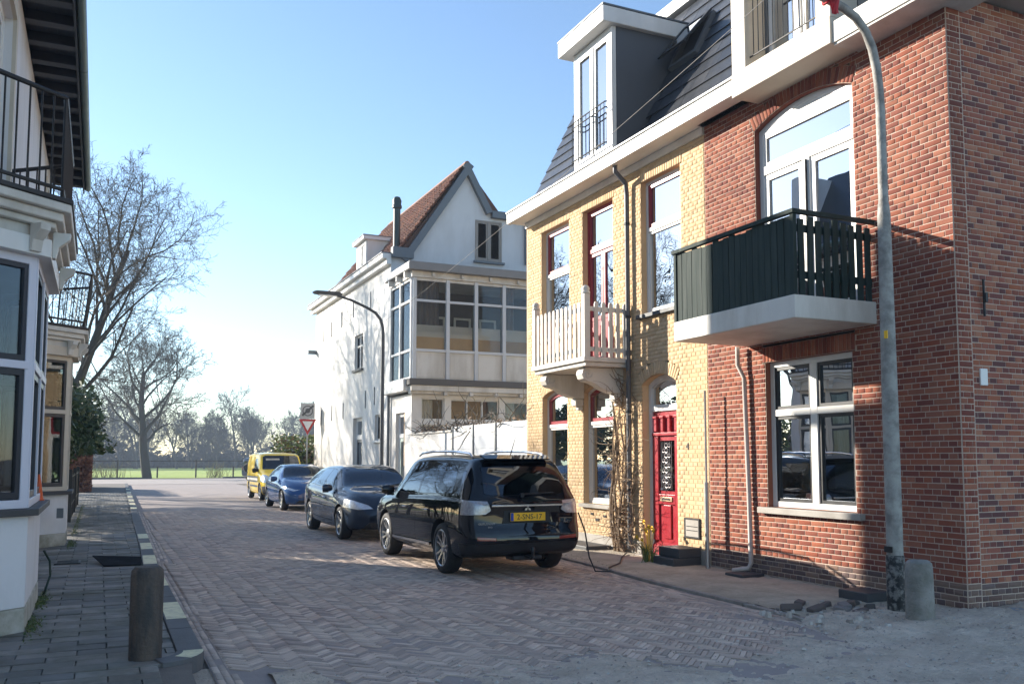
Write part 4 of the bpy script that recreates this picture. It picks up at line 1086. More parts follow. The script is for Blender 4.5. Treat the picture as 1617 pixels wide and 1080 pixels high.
def bay(h, b0, b1, frame_m, sash_m, sz, lean):
    """canted bay window: base, stone sill, three glazed faces, cornice with brackets, balcony on top"""
    D = .46 if b0 < 12 else .52; c = D * .82
    P = [(LX, b0), (LX + D, b0 + c), (LX + D, b1 - c), (LX, b1)]
    def off(e):
        t = math.atan2(c, D) / 2
        k = e * math.tan(PI / 4 - math.atan2(c, D) / 2)
        return [(LX, b0 - e / math.cos(math.atan2(c, D)) + 0), (LX + D + e, b0 + c - k), (LX + D + e, b1 - c + k), (LX, b1 + e / math.cos(math.atan2(c, D)))]
    def slab(name, e, z0, z1, m, parent, bev=.006):
        return MB().prism([(x, y, z0) for x, y in off(e)], (0, 0, z1 - z0)).build(name, m, parent, bevel=bev)
    bw = slab('bay_base', .0, .32, sz - .06, RENDER, h)
    slab('stained_foot', .006, .0, .319, RENDG, bw, .02)
    slab('stone_sill', .085, sz - .06, sz, STONE, bw)
    ZT = 3.40
    faces = []
    for i in range(3):
        A, B = Vector((*P[i], 0)), Vector((*P[i + 1], 0))
        U = (B - A).normalized(); N = Vector((U.y, -U.x, 0))
        L = (B - A).length
        M = face_frame(A, U, N)
        e = .012 if i != 1 else .0
        f0 = .07
        zt = 2.42
        if i == 1:
            nl = 2
        else: nl = 1
        w = (L - 2 * f0) / nl
        bars = [(f0 - .01, L - f0 + .01, zt - .03, zt + .04)] + [(f0 + w * k - .035, f0 + w * k + .035, sz + .08, ZT - .06) for k in range(1, nl)]
        li = []
        for k in range(nl):
            a, b = f0 + w * k + (.036 if k else 0), f0 + w * (k + 1) - (.036 if k < nl - 1 else 0)
            li += [(a, b, sz + .085, zt - .03, 0, .06, sash_m), (a, b, zt + .04, ZT - .065, 0, .055, sash_m)]
        window(bw, M, e, L - e, sz + .003, ZT, 0, .0, .075, frame_m, bars, li, 0, name='bay_window', glass=WIN)
    # interior back panel and curtains
    MB().box(LX - .9, LX - .85, b0 - .3, b1 + .3, .5, 3.4).build('room_wall', ROOMM, bw)
    q = MB(); curtain(q, b0 + .25, b0 + .7, sz, 3.35, LX - .12, .02, .1)
    q2 = MB()
    for (u, n, z) in q.v: q2.v.append((n, u, z))
    q2.f = q.f; q2.build('curtain', CURT, bw, smooth=True, ang=180)
    cn = slab('cornice', .10, ZT, 3.56, frame_m if frame_m is not LW else WHITE, bw)
    slab('cornice_frieze', .06, 3.562, 3.66, WHITE2, cn)
    for e, z0, z1 in ((.13, 3.662, 3.72), (.19, 3.722, 3.80), (.25, 3.802, 3.88)):
        slab('cornice_step', e, z0, z1, WHITE2, cn, .012)
    slab('cornice_cap', .265, 3.882, 3.925, BLACKM, cn)
    for i in range(3):
        A, B = Vector((*P[i], 0)), Vector((*P[i + 1], 0)); U = (B - A).normalized(); N = Vector((U.y, -U.x, 0)); L = (B - A).length
        M = face_frame(A, U, N)
        for u in ((.12, L - .12) if i == 1 else ((L - .12,) if i == 0 else (.12,))):
            MB().prism([(u - .05, .101, 3.42), (u - .05, .13, 3.42), (u - .05, .15, 3.52), (u - .05, .24, 3.60), (u - .05, .25, 3.66), (u - .05, .101, 3.66)], (.10, 0, 0)).build('bracket', WHITE2, cn, M, bevel=.006)
    # balcony railing
    T = off(.17); Tt = off(.17 + lean)
    rl = MB()
    zt, zb = 4.87, 4.02
    rl.tube([(x, y, zt) for x, y in Tt], .024, 8)
    rl.build('top_rail', BLACKM, bw, smooth=True)
    lo = [(a[0] + (b[0] - a[0]) * .12, a[1] + (b[1] - a[1]) * .12, zb) for a, b in zip(T, Tt)]
    MB().tube(lo, .018, 6).build('lower_rail', BLACKM, bw)
    for i in range(3):
        a0, a1, c0, c1 = Vector((*T[i], 3.925)), Vector((*T[i + 1], 3.925)), Vector((*Tt[i], zt)), Vector((*Tt[i + 1], zt))
        L = (a1 - a0).length; n = max(3, round(L / .125))
        for k in range(n + (1 if i == 2 else 0)):
            t = k / n; thick = k == 0
            p, q = a0.lerp(a1, t), c0.lerp(c1, t)
            MB().tube([p, q], .016 if thick else .009, 6).build('baluster', BLACKM, bw)
    return bw
lh1 = left_house('bay_house', 'nearest white rendered house at left edge with lilac framed bay window', 4.6, 13.7, [(8.60, 11.25)], LW, NAVY, 1.17)
lh2 = left_house('bay_house', 'second white rendered house on the left with cream framed bay by the hedge', 13.72, 19.5, [(17.2, 19.05)], CREAM, DARKG, 1.05, rail_lean=.10, end=True)
for o in (lh1, lh2): o['group'] = 'white houses along the left pavement'
# hose and spout on the first bay, low outlet on the second
MB().tube([(-.50, 11.0, .62), (-.44, 11.06, .5), (-.43, 11.06, .35), (-.47, 11.0, .2), (-.5, 11.1, .12)], .012, 6).build('garden_hose', mat('green_hose', (.01, .03, .02), .5), lh1)
MB().box(-.60, -.50, 16.9, 17.05, .62, .78).build('vent_outlet', ZINC, lh2)
# ------------------------------------------------------------------ vehicles
RUBBER = mat('tyre_rubber', (.012, .012, .013), .75, .2, 20, .3, 60, dirt=(.06, .055, .05), dscale=6, damt=.4)
ALLOY = mat('alloy_silver', (.42, .43, .45), .3, .08, 9, .03, metal=.9)
DISC = mat('brake_dark', (.02, .02, .021), .6, .1, 9, .1)
PLAST = mat('black_plastic', (.014, .014, .015), .55, .15, 12, .2, 120)
CHROME = mat('chrome', (.62, .63, .65), .14, .03, 9, 0, metal=1.)
CLEARL = mat('clear_lamp', (.36, .37, .40), .12, .5, 34, .4, 40, metal=.4, coat=1)
HEADL = mat('headlamp_lens', (.62, .66, .70), .15, .5, 18, .3, 30, metal=.5, coat=1)
REDL = mat('red_lamp', (.20, .004, .006), .18, .25, 40, .3, 60, coat=1)
PLATEY = mat('plate_yellow', (.90, .50, .01), .4, .05, 9, 0)
PLATEB = mat('plate_blue', (.01, .05, .35), .4, .05, 9, 0)
CARGL = glass_mat('car_glass', (.22, .25, .26), .06, 1.7, 0)
CARGD = glass_mat('car_glass_dark', (.10, .11, .12), .06, 1.5, 0)
INTER = mat('car_interior', (.025, .026, .028), .8, .2, 8, .1)
def pchip(x, xk, yk):
    xk = np.asarray(xk, float); yk = np.asarray(yk, float); h = np.diff(xk); d = np.diff(yk) / h; m = np.zeros_like(yk)
    for i in range(1, len(yk) - 1):
        if d[i - 1] * d[i] > 0:
            w1, w2 = 2 * h[i] + h[i - 1], h[i] + 2 * h[i - 1]; m[i] = (w1 + w2) / (w1 / d[i - 1] + w2 / d[i])
    m[0], m[-1] = d[0], d[-1]
    i = int(np.clip(np.searchsorted(xk, x) - 1, 0, len(h) - 1)); t = (min(max(x, xk[0]), xk[-1]) - xk[i]) / h[i]
    return (2 * t**3 - 3 * t**2 + 1) * yk[i] + (t**3 - 2 * t**2 + t) * h[i] * m[i] + (-2 * t**3 + 3 * t**2) * yk[i + 1] + (t**3 - t**2) * h[i] * m[i + 1]
def car_loft(S, shrink=0.):
    """closed body: stations along x (0 rear, L front), section from sill to roof; S holds the key curves"""
    L = S['L']
    xs = sorted(set([round(v, 3) for v in np.concatenate([np.linspace(0, .16, 6), np.linspace(.2, .7, 12), np.linspace(.75, L - .75, 40), np.linspace(L - .7, L - .15, 10), np.linspace(L - .12, L, 6)])]))
    g = lambda k, x: float(pchip(x, *S[k]))
    rings = []
    for x in xs:
        zb, zt, w, yr, z0, wb = g('belt', x), g('top', x), g('w', x), g('yr', x), g('bot', x), g('wbelt', x)
        ed = g('edge', x)
        sh = S.get('shoulder', .35)
        K = [(0, z0), (w * .72, z0), (w * .90, z0 + .02), (w * .965, z0 + .09), (w * .99, z0 + .20), (w, z0 + (zb - z0) * .50), (w * .995, z0 + (zb - z0) * .72), (wb + (w - wb) * sh, zb - .05), (wb, zb)]
        re = (yr, zt - ed)
        for t in (.12, .5, .86):
            K.append((wb + (re[0] - wb) * t + .035 * math.sin(PI * t) * min(1, (zt - zb) / .4), zb + (re[1] - zb) * t))
        K += [re, (yr * .88, zt - ed * .42), (yr * .62, zt - ed * .12), (yr * .3, zt - ed * .02), (0, zt)]
        # refine with Catmull-Rom
        P = []
        k = len(K)
        for i in range(k - 1):
            p0, p1, p2, p3 = K[max(i - 1, 0)], K[i], K[i + 1], K[min(i + 2, k - 1)]
            for t in (0, .5):
                P.append(tuple(.5 * (2 * b + (-a + c) * t + (2 * a - 5 * b + 4 * c - d) * t * t + (-a + 3 * b - 3 * c + d) * t**3) for a, b, c, d in zip(p0, p1, p2, p3)))
        P.append(K[-1])
        rings.append((x, P))
    vs, m = [], len(rings[0][1])
    full = 2 * m - 2
    def warp(x, y, z):
        fr = max(0, 1 - x / .55); ff = max(0, 1 - (L - x) / .55)
        x += fr * float(np.interp(z, *S['rear'])) - ff * float(np.interp(z, *S['front']))
        return (x, y * (1 - shrink), z)
    for x, P in rings:
        for y, z in P: vs.append(warp(x, max(y, 0), z))
        for y, z in P[-2:0:-1]: vs.append(warp(x, -max(y, 0), z))
    fs = []
    for i in range(len(rings) - 1):
        for j in range(full):
            a, b = i * full + j, i * full + (j + 1) % full
            fs.append((a, b, b + full, a + full))
    # end caps as strips across
    for i, rev in ((0, False), (len(rings) - 1, True)):
        o = i * full
        for j in range(m - 1):
            l0, l1 = o + j, o + j + 1
            r0 = o + (full - j) % full; r1 = o + (full - j - 1)
            q = (l0, r0, r1, l1) if j else (l0, r1, l1)
            if j == m - 2: q = (l0, r0, l1)
            fs.append(q if rev else tuple(reversed(q)))
    b = MB(); b.v = vs; b.f = fs
    return b
def side_prism(poly, y0, y1):
    return MB().prism([(x, y0, z) for x, z in poly], (0, y1 - y0, 0))
def end_prism(poly, x0, x1):
    return MB().prism([(x0, y, z) for y, z in poly], (x1 - x0, 0, 0))
def inset(poly, e):
    n = len(poly); A = sum(poly[i][0] * poly[(i + 1) % n][1] - poly[(i + 1) % n][0] * poly[i][1] for i in range(n)); sg = 1 if A > 0 else -1
    out = []
    for i in range(n):
        p, c, q = Vector(poly[i - 1]), Vector(poly[i]), Vector(poly[(i + 1) % n])
        d1, d2 = (c - p).normalized(), (q - c).normalized(); n1, n2 = Vector((-d1.y, d1.x)) * sg, Vector((-d2.y, d2.x)) * sg
        b = n1 + n2; b = b / max(.25, b.length_squared / 2) if b.length > 1e-6 else n1
        out.append((c.x + b.x * e, c.y + b.y * e))
    return out
def fix(mb, name):
    me = mb.mesh(name); bm = bmesh.new(); bm.from_mesh(me); bmesh.ops.recalc_face_normals(bm, faces=bm.faces); bm.to_mesh(me); bm.free()
    return me
def _bool1(me, c, op, solver, jit=0.):
    a = bpy.data.objects.new('tmp', me); COL.objects.link(a)
    o = bpy.data.objects.new('tmp', c); COL.objects.link(o); o.hide_render = True
    if jit: o.location = (jit, -jit * .7, jit * .4); o.rotation_euler = (jit * .3, jit * .2, -jit * .4)
    md = a.modifiers.new('b', 'BOOLEAN'); md.operation = op; md.object = o; md.solver = solver
    if solver == 'EXACT': md.use_hole_tolerant = True
    dg = bpy.context.evaluated_depsgraph_get(); dg.update()
    out = bpy.data.meshes.new_from_object(a.evaluated_get(dg))
    bpy.data.objects.remove(a); bpy.data.objects.remove(o)
    return out
def mesh_volume(me):
    bm = bmesh.new(); bm.from_mesh(me); v = bm.calc_volume(); bm.free(); return v
def boolean(me, cutters, op):
    """each cut is checked: a collapsed result is tried again with another solver or a hair's shift"""
    for c in cutters:
        v0 = mesh_volume(me); best = None
        for solver, jit in (('EXACT', 0), ('FAST', 0), ('EXACT', .0013), ('FAST', .0013), ('EXACT', -.0021), ('FAST', -.0021)):
            r = _bool1(me, c, op, solver, jit)
            v = mesh_volume(r)
            if op == 'DIFFERENCE' and .6 * v0 < v <= v0 * 1.0005 and len(r.polygons) > .6 * len(me.polygons): best = r; break
            if op == 'INTERSECT' and 1e-6 < v < .5 * v0: best = r; break
        if best is None: print('boolean failed', op, len(me.polygons)); continue
        me = best
    return me
def finish(me, m, name, parent, ang=32):
    if name != 'body':
        me.materials.clear(); me.materials.append(m); me.polygons.foreach_set('material_index', [0] * len(me.polygons))
    me.shade_smooth(); me.set_sharp_from_angle(angle=rad(ang)); me.name = name
    return link(name, me, parent)
WHEELS = {}
def wheel(car, key, x, y, r, w, style, side):
    """tyre, rim with spokes, hub; side +1 left, -1 right"""
    if key not in WHEELS:
        ri = r * .735
        ty = MB().lathe([(ri, -w * .42), (ri + .012, -w * .5), (r * .9, -w * .5), (r * .97, -w * .42), (r, -w * .25), (r, w * .25), (r * .97, w * .42), (r * .9, w * .5), (ri + .012, w * .5), (ri, w * .42)], 36, axis='y', cap=False)
        t = ty.mesh('tyre'); t.materials.append(RUBBER); t.shade_smooth(); t.set_sharp_from_angle(angle=rad(40))
        rm = MB().lathe([(ri, w * .46), (ri - .012, w * .48), (ri - .022, w * .44), (ri - .03, w * .1), (ri - .03, -w * .4)], 36, axis='y', cap=False)
        n = style[1]
        for k in range(n):
            a = 2 * PI * k / n
            prs = (-.13, .13) if style[0] == 'twin' else (0,)
            for da in prs:
                pts = []
                for rr, ww, yy in ((.045, .020 if len(prs) > 1 else .040, w * .30), (ri - .02, .015 if len(prs) > 1 else .028, w * .42)):
                    aa = a + (da * 1.75 if rr > .1 else da * 1.6)
                    cx, cz = rr * math.cos(aa), rr * math.sin(aa); tx, tz = -math.sin(aa), math.cos(aa)
                    pts += [(cx - tx * ww, yy, cz - tz * ww), (cx + tx * ww, yy, cz + tz * ww), (cx + tx * ww * 1.2, yy - .04, cz + tz * ww * 1.2), (cx - tx * ww * 1.2, yy - .04, cz - tz * ww * 1.2)]
                rm.add(pts, [(0, 1, 5, 4), (1, 2, 6, 5), (2, 3, 7, 6), (3, 0, 4, 7), (0, 3, 2, 1), (4, 5, 6, 7)])
        rm.lathe([(.075, w * .2), (.075, w * .30), (.06, w * .34), (.0, w * .35)], 18, axis='y', cap=False)
        r_ = rm.mesh('rim'); r_.materials.append(ALLOY); r_.shade_smooth(); r_.set_sharp_from_angle(angle=rad(30))
        dk = MB().lathe([(ri - .035, w * .05), (.0, w * .05)], 24, axis='y', cap=False).lathe([(ri - .025, -w * .45), (.0, -w * .45)], 24, axis='y', cap=False)
        d_ = dk.mesh('brake_disc'); d_.materials.append(DISC)
        WHEELS[key] = (t, r_, d_)
    t, r_, d_ = WHEELS[key]
    o = link('wheel', t, car)
    o.location = (x, y, r); o.rotation_euler = (0, random.uniform(0, 6), 0 if side > 0 else PI)
    for nm, me in (('rim', r_), ('brake_disc', d_)):
        c = bpy.data.objects.new(nm, me); COL.objects.link(c); c.parent = o
    return o
def make_car(name, label, loc, rz, S, paint):
    car = thing(name, label, 'car' if 'van' not in name else 'van', loc, 'vehicles parked along the right-hand kerb', local=True, rz=rz)
    base = fix(car_loft(S), 'body'); base.materials.append(paint); base.materials.append(INTER)
    inner = S['W'] * .5
    cuts, parts = [], []
    for pn, kind, poly, lo, hi, m in S['cuts']:
        fn = side_prism if kind == 'side' else end_prism
        if kind == 'side':
            for s in (1, -1):
                a, b = (lo, hi) if s > 0 else (-hi, -lo)
                cuts.append(fix(fn(poly, a, b), 'c')); parts.append((pn, fix(fn(inset(poly, .006), a, b), 'p'), m))
        elif kind == 'pair':
            for s in (1, -1):
                q = [(y * s, z) for y, z in poly]
                cuts.append(fix(fn(q, lo, hi), 'c')); parts.append((pn, fix(fn(inset(q, .005), lo, hi), 'p'), m))
        else:
            cuts.append(fix(fn(poly, lo, hi), 'c')); parts.append((pn, fix(fn(inset(poly, .006), lo, hi), 'p'), m))
    arch = []
    for ax in S['axles']:
        for s in (1, -1):
            a = MB().lathe([(S['arch'], 0), (S['arch'], .34)], 32, (ax, (S['W'] - .33) * (1 if s > 0 else -1) - (.34 if s < 0 else 0), S['r'] + .01), 'y')
            arch.append(fix(a, 'a'))
    # shut lines: thin grooves along the doors
    lines = MB()
    for ln in S['lines']:
        for (p, q) in zip(ln[:-1], ln[1:]):
            p, q = Vector(p), Vector(q); d = (q - p).normalized() * .004; n_ = Vector((-d.y, d.x))
            for s in (1, -1):
                lines.prism([(v.x, s * (S['W'] - .075), v.y) for v in (p + d + n_, q - d + n_, q - d - n_, p + d - n_)], (0, s * .2, 0))
    for c in cuts + arch:
        c.materials.append(paint); c.materials.append(INTER); c.polygons.foreach_set('material_index', [1] * len(c.polygons))
    solid = boolean(base.copy(), arch, 'DIFFERENCE')
    groove = [boolean_union_free(lines)] if lines.v else []
    body = boolean(solid.copy(), cuts + groove, 'DIFFERENCE')
    bo = finish(body, paint, 'body', car)
    for pn, pm, m in parts:
        me = boolean(solid.copy(), [pm], 'INTERSECT')
        if len(me.polygons): finish(me, m, pn, car)
    wl = MB()
    for ax in S['axles']:
        for s in (1, -1):
            wheel(car, name, ax, s * (S['W'] - S['ww'] * .5 - .012), S['r'], S['ww'], S['wheel'], s)
            # dark wheel-house
            a = MB().lathe([(S['arch'] - .004, 0), (S['arch'] - .004, .30)], 28, (ax, (S['W'] - .315) * (1 if s > 0 else -1) - (.0 if s > 0 else 0) if s > 0 else -(S['W'] - .315) - .0, S['r'] + .01), 'y', cap=False) if False else None
    MB().box(.5, S['L'] - .5, -S['W'] * .8, S['W'] * .8, S['under'], S['under'] + .06).build('underbody', PLAST, car)
    return car
def boolean_union_free(mb):
    return fix(mb, 'lines')
def mirror_pair(car, x, y, z, paint, big=1.):
    for s in (1, -1):
        b = MB(); prof = [(0, -.055), (.05, -.07), (.10, -.06), (.12, 0), (.11, .06), (.06, .085), (0, .08)]
        b.lathe([(.0, -.11 * big), (.055, -.10 * big), (.072, -.05), (.07, .05), (.05, .10 * big), (0, .11 * big)], 12, (0, 0, 0), 'y')
        o = b.build('wing_mirror', paint, car, smooth=True); o.location = (x, s * (y + .10), z); o.scale = (.8, 1, 1.05)
        MB().box(-.02, .03, -.10, .02, -.09, -.05).build('mirror_arm', PLAST, o)
def handles(car, xs, y, z, m):
    for x in xs:
        for s in (1, -1):
            b = MB().tube([(-.10, 0, 0), (-.07, s * .028, 0), (.07, s * .028, 0), (.10, 0, 0)], .011, 6).build('door_handle', m, car, smooth=True); b.location = (x, s * y, z)
def plate(car, M, txt, w=.52, h=.11):
    p = MB().box(-w / 2, w / 2, -h / 2, h / 2, 0, .008).build('number_plate', PLATEY, car, M)
    MB().box(-w / 2 + .003, -w / 2 + .045, -h / 2 + .003, h / 2 - .003, .008, .010).build('plate_band', PLATEB, p, M)
    if txt: text_mesh(txt, .098, BLACKM, 'plate_text', p, M @ Matrix.Translation((.02, -.004, .010)), .001)
REARM = lambda x, y, z: Matrix(((0, 0, -1, x), (-1, 0, 0, y), (0, 1, 0, z), (0, 0, 0, 1)))    # text plane facing the rear
FRONTM = lambda x, y, z: Matrix(((0, 0, 1, x), (1, 0, 0, y), (0, 1, 0, z), (0, 0, 0, 1)))

# ---- black SUV seen from behind
P_BLK = paint_mat('black_car_paint', (.006, .007, .010), .0)
L = 4.66
S = dict(L=L, W=.90, r=.352, ww=.225, arch=.405, axles=[.99, 3.66], under=.24, wheel=('twin', 5), shoulder=.5,
         top=([0, .05, .12, .30, .46, .60, 1.2, 2.2, 2.75, 3.0, 3.55, 3.72, 4.2, 4.5, 4.62, L], [1.00, 1.05, 1.16, 1.46, 1.605, 1.63, 1.655, 1.665, 1.645, 1.60, 1.16, 1.085, 1.03, .96, .88, .80]),
         belt=([0, .2, 1.0, 2.6, 3.5, 4.2, 4.5, L], [.985, 1.045, 1.055, 1.02, .985, .95, .86, .72]),
         w=([0, .06, .2, .5, 1.0, 3.6, 4.2, 4.5, L], [.70, .80, .862, .89, .90, .90, .87, .77, .58]),
         wbelt=([0, .06, .2, .5, 1.0, 3.0, 3.7, 4.2, 4.5, L], [.66, .765, .825, .85, .855, .85, .82, .77, .66, .46]),
         yr=([0, .10, .3, .5, 1.0, 2.5, 3.0, 3.5, 3.75, 4.3, L], [.60, .665, .635, .61, .60, .595, .605, .67, .74, .70, .40]),
         edge=([0, .4, 1., 3., 3.6, L], [.03, .055, .06, .06, .04, .05]),
         bot=([0, .2, .6, 4.0, L], [.34, .29, .235, .225, .30]),
         rear=([.25, .36, .50, .62, .74, 1.0, 1.3], [.10, .02, -.02, .0, .045, .05, .0]), front=([.25, .4, .6, .75, .9], [.08, .0, .0, .02, .08]),
         cuts=[('side_window', 'side', [(1.30, 1.10), (1.30, 1.47), (1.42, 1.545), (2.06, 1.575), (2.06, 1.08)], .42, 1.2, CARGL),
               ('side_window', 'side', [(2.13, 1.08), (2.13, 1.575), (2.62, 1.545), (3.28, 1.17), (3.34, 1.07)], .42, 1.2, CARGL),
               ('quarter_window', 'side', [(.66, 1.12), (.70, 1.30), (.82, 1.44), (1.04, 1.51), (1.23, 1.525), (1.23, 1.10)], .42, 1.2, CARGL),
               ('door_pillar', 'side', [(2.064, 1.085), (2.064, 1.572), (2.126, 1.572), (2.126, 1.085)], .5, 1.2, CARGD),
               ('door_pillar', 'side', [(1.234, 1.105), (1.234, 1.50), (1.296, 1.50), (1.296, 1.105)], .5, 1.2, CARGD),
               ('pillar_window', 'side', [(.36, 1.20), (.46, 1.42), (.56, 1.44), (.56, 1.13), (.44, 1.10)], .45, 1.2, CARGD),
               ('rear_window', 'end', [(-.60, 1.13), (-.57, 1.47), (-.48, 1.545), (.48, 1.545), (.57, 1.47), (.60, 1.13), (.52, 1.10), (-.52, 1.10)], -.3, .56, CARGD),
               ('windscreen', 'end', [(-.70, 1.16), (-.57, 1.58), (.57, 1.58), (.70, 1.16)], 2.72, 3.68, CARGL),
               ('tail_lamp', 'pair', [(.52, .905), (.56, 1.035), (.95, 1.055), (.95, .84), (.60, .855)], -.3, .30, CLEARL),
               ('reflector', 'pair', [(.46, .505), (.47, .555), (.74, .575), (.74, .515)], -.3, .18, REDL),
               ('head_lamp', 'pair', [(.48, .80), (.48, .88), (.90, .97), (.90, .85)], 4.1, 4.9, HEADL),
               ('lower_bumper', 'end', [(-1, .2), (1, .2), (1, .475), (-1, .475)], -.3, .34, PLAST),
               ('number_recess', 'end', [(-.37, .735), (-.33, .905), (.33, .905), (.37, .735)], -.3, .05, PLAST)],
         lines=[[(2.09, .40), (2.09, 1.07)], [(3.22, .38), (3.36, .72), (3.34, 1.03)], [(2.09, .40), (3.22, .38)], [(1.43, .42), (2.09, .40)], [(1.43, .42), (1.38, .72), (1.26, .85), (1.20, 1.08)]])
out = make_car('black_suv', 'black estate SUV with yellow plate, seen from behind beside the yellow house', (5.29, 10.98, .012), PI / 2, S, P_BLK)
# rear dressing
tgx = .035
cst = MB()
cst.add([(.018, -.60, .975), (.018, .60, .975), (.018, .60, 1.005), (.018, -.60, 1.005)], [(0, 1, 2, 3)])
MB().box(.0, .05, -.53, .53, .955, .985).build('chrome_strip', CHROME, out, bevel=.008)
sil = MB()
plate(out, REARM(.010, .0, .82), '2-SNS-17')
em = MB()
for a in (90, 210, 330):
    t = rad(a); d = Vector((0, math.cos(t), math.sin(t))); n_ = Vector((0, -math.sin(t), math.cos(t))); c0 = Vector((.018, 0, .933))
    em.prism([tuple(c0 + d * .001), tuple(c0 + d * .028 + n_ * .016), tuple(c0 + d * .055), tuple(c0 + d * .028 - n_ * .016)], (-.012, 0, 0))
em.build('diamond_emblem', CHROME, out)
text_mesh('OUTLANDER', .040, CHROME, 'model_badge', out, REARM(.014, .60, .735))
text_mesh('PHEV', .045, CHROME, 'model_badge', out, REARM(.016, -.60, .735))
text_mesh('4WD', .030, CHROME, 'model_badge', out, REARM(.016, .55, .69))
for s in (1, -1):
    rr = MB().tube([(.62, s * .555, 1.615), (.72, s * .56, 1.665), (1.3, s * .565, 1.70), (2.2, s * .56, 1.71), (2.75, s * .55, 1.685), (2.9, s * .55, 1.64)], [.012, .018, .02, .02, .018, .012], 8).build('roof_rail', CHROME, out, smooth=True)
MB().tube([(.80, -.10, 1.64), (.62, -.10, 1.90)], [.008, .003], 6).build('aerial', PLAST, out)
MB().tube([(.30, .08, 1.45), (.10, .05, 1.13), (.10, -.35, 1.12)], .010, 5).build('rear_wiper', PLAST, out)
bpy.data.objects.remove([o for o in out.children if o.name.startswith('rear_wiper')][0])
MB().tube([(.085, .06, 1.115), (.085, -.42, 1.135)], .011, 6).lathe([(.03, .04), (.03, .09)], 10, (.0, .06, 1.105), 'x').build('rear_wiper', PLAST, out)
MB().prism([(.34, -.50, 1.582), (.34, .50, 1.582), (.50, .52, 1.638), (.50, -.52, 1.638)], (-.035, 0, .012)).build('roof_spoiler', P_BLK, out, bevel=.012)
mirror_pair(out, 3.30, .86, 1.10, P_BLK)
handles(out, (1.62, 2.62), .905, .86, CHROME)
for s in (1, -1):
    MB().prism([(1.42, s * .895, .36), (3.2, s * .895, .34), (3.2, s * .90, .375), (1.42, s * .90, .395)], (0, s * .012, 0)).build('sill_strip', CHROME, out)
tb = MB().tube([(.25, 0, .30), (-.10, 0, .27), (-.14, 0, .30), (-.14, 0, .37)], .022, 8).lathe([(.0, .36), (.03, .375), (.034, .40), (.02, .425), (0, .43)], 12, (-.14, 0, 0)).build('tow_bar', BLACKM, out, smooth=True)
MB().box(.05, .32, -.24, .20, .235, .30).build('rear_skid_plate', PLAST, out, bevel=.02)
# charging cable hanging to the ground
cb = thing('charging_cable', 'thin black charging cable hanging down behind the black SUV', 'cable', (6.3, 11.2, 0))
MB().tube([(6.19, 11.22, .85), (6.23, 11.10, .6), (6.25, 11.02, .25), (6.30, 10.94, .06), (6.5, 10.9, .05), (6.7, 11.25, .055), (7.1, 11.6, .065), (7.5, 12.2, .07), (7.9, 12.7, .075)], .011, 6).build('cable', PLAST, cb, smooth=True)

# ---- dark blue-grey estate facing the camera
P_BLU = paint_mat('blue_grey_car_paint', (.013, .025, .048), .2)
L = 4.63
S = dict(L=L, W=.92, r=.325, ww=.22, arch=.372, axles=[.98, 3.76], under=.20, wheel=('plain', 5), shoulder=.6,
         top=([0, .06, .2, .45, .8, 1.5, 2.2, 2.6, 2.9, 3.45, 3.62, 4.1, 4.42, 4.56, L], [.90, .98, 1.15, 1.36, 1.42, 1.465, 1.475, 1.45, 1.36, 1.06, 1.015, .94, .84, .74, .66]),
         belt=([0, .2, 1.0, 2.6, 3.5, 4.2, 4.5, L], [.90, .99, 1.0, .945, .92, .85, .72, .58]),
         w=([0, .06, .25, .6, 1.0, 3.6, 4.15, 4.42, L], [.66, .76, .86, .905, .92, .92, .87, .76, .52]),
         wbelt=([0, .06, .25, .6, 1.0, 3.0, 3.7, 4.15, 4.42, L], [.62, .72, .81, .85, .86, .85, .81, .75, .62, .40]),
         yr=([0, .10, .3, .6, 1.0, 2.3, 2.9, 3.4, 3.65, 4.2, L], [.56, .60, .58, .56, .555, .56, .60, .70, .76, .66, .34]),
         edge=([0, .4, 1., 3., 3.6, L], [.03, .05, .055, .05, .035, .05]),
         bot=([0, .2, .6, 4.0, L], [.30, .25, .20, .19, .24]),
         rear=([.2, .4, .6, .75, 1.], [.08, .0, .0, .03, .04]), front=([.2, .34, .5, .62, .75, .9], [.04, .0, .0, .02, .06, .10]),
         cuts=[('side_window', 'side', [(1.28, 1.03), (1.28, 1.33), (1.40, 1.385), (2.02, 1.395), (2.02, 1.0)], .42, 1.2, CARGL),
               ('side_window', 'side', [(2.09, 1.0), (2.09, 1.395), (2.48, 1.36), (3.10, 1.06), (3.16, .985)], .42, 1.2, CARGL),
               ('quarter_window', 'side', [(.52, 1.06), (.68, 1.24), (.92, 1.32), (1.21, 1.33), (1.21, 1.04)], .42, 1.2, CARGL),
               ('door_pillar', 'side', [(2.024, 1.005), (2.024, 1.39), (2.086, 1.39), (2.086, 1.005)], .5, 1.2, CARGD),
               ('windscreen', 'end', [(-.73, 1.045), (-.60, 1.38), (-.50, 1.415), (.50, 1.415), (.60, 1.38), (.73, 1.045)], 2.55, 3.58, CARGL),
               ('head_lamp', 'pair', [(.42, .625), (.50, .70), (.78, .80), (.95, .80), (.95, .66), (.70, .61)], 4.0, 4.9, HEADL),
               ('grille', 'end', [(-.30, .50), (-.34, .70), (.34, .70), (.30, .50)], 4.3, 4.9, PLAST),
               ('lower_intake', 'end', [(-.62, .25), (-.52, .37), (.52, .37), (.62, .25)], 4.2, 4.9, PLAST)],
         lines=[[(2.055, .36), (2.055, .99)], [(3.16, .34), (3.28, .62), (3.2, .97)], [(2.055, .36), (3.16, .34)], [(1.40, .38), (2.055, .36)], [(1.40, .38), (1.35, .7), (1.22, .80), (1.14, 1.0)]])
vo = make_car('dark_estate', 'dark blue-grey estate car facing the camera behind the black SUV', (5.31, 21.62, .012), -PI / 2, S, P_BLU)
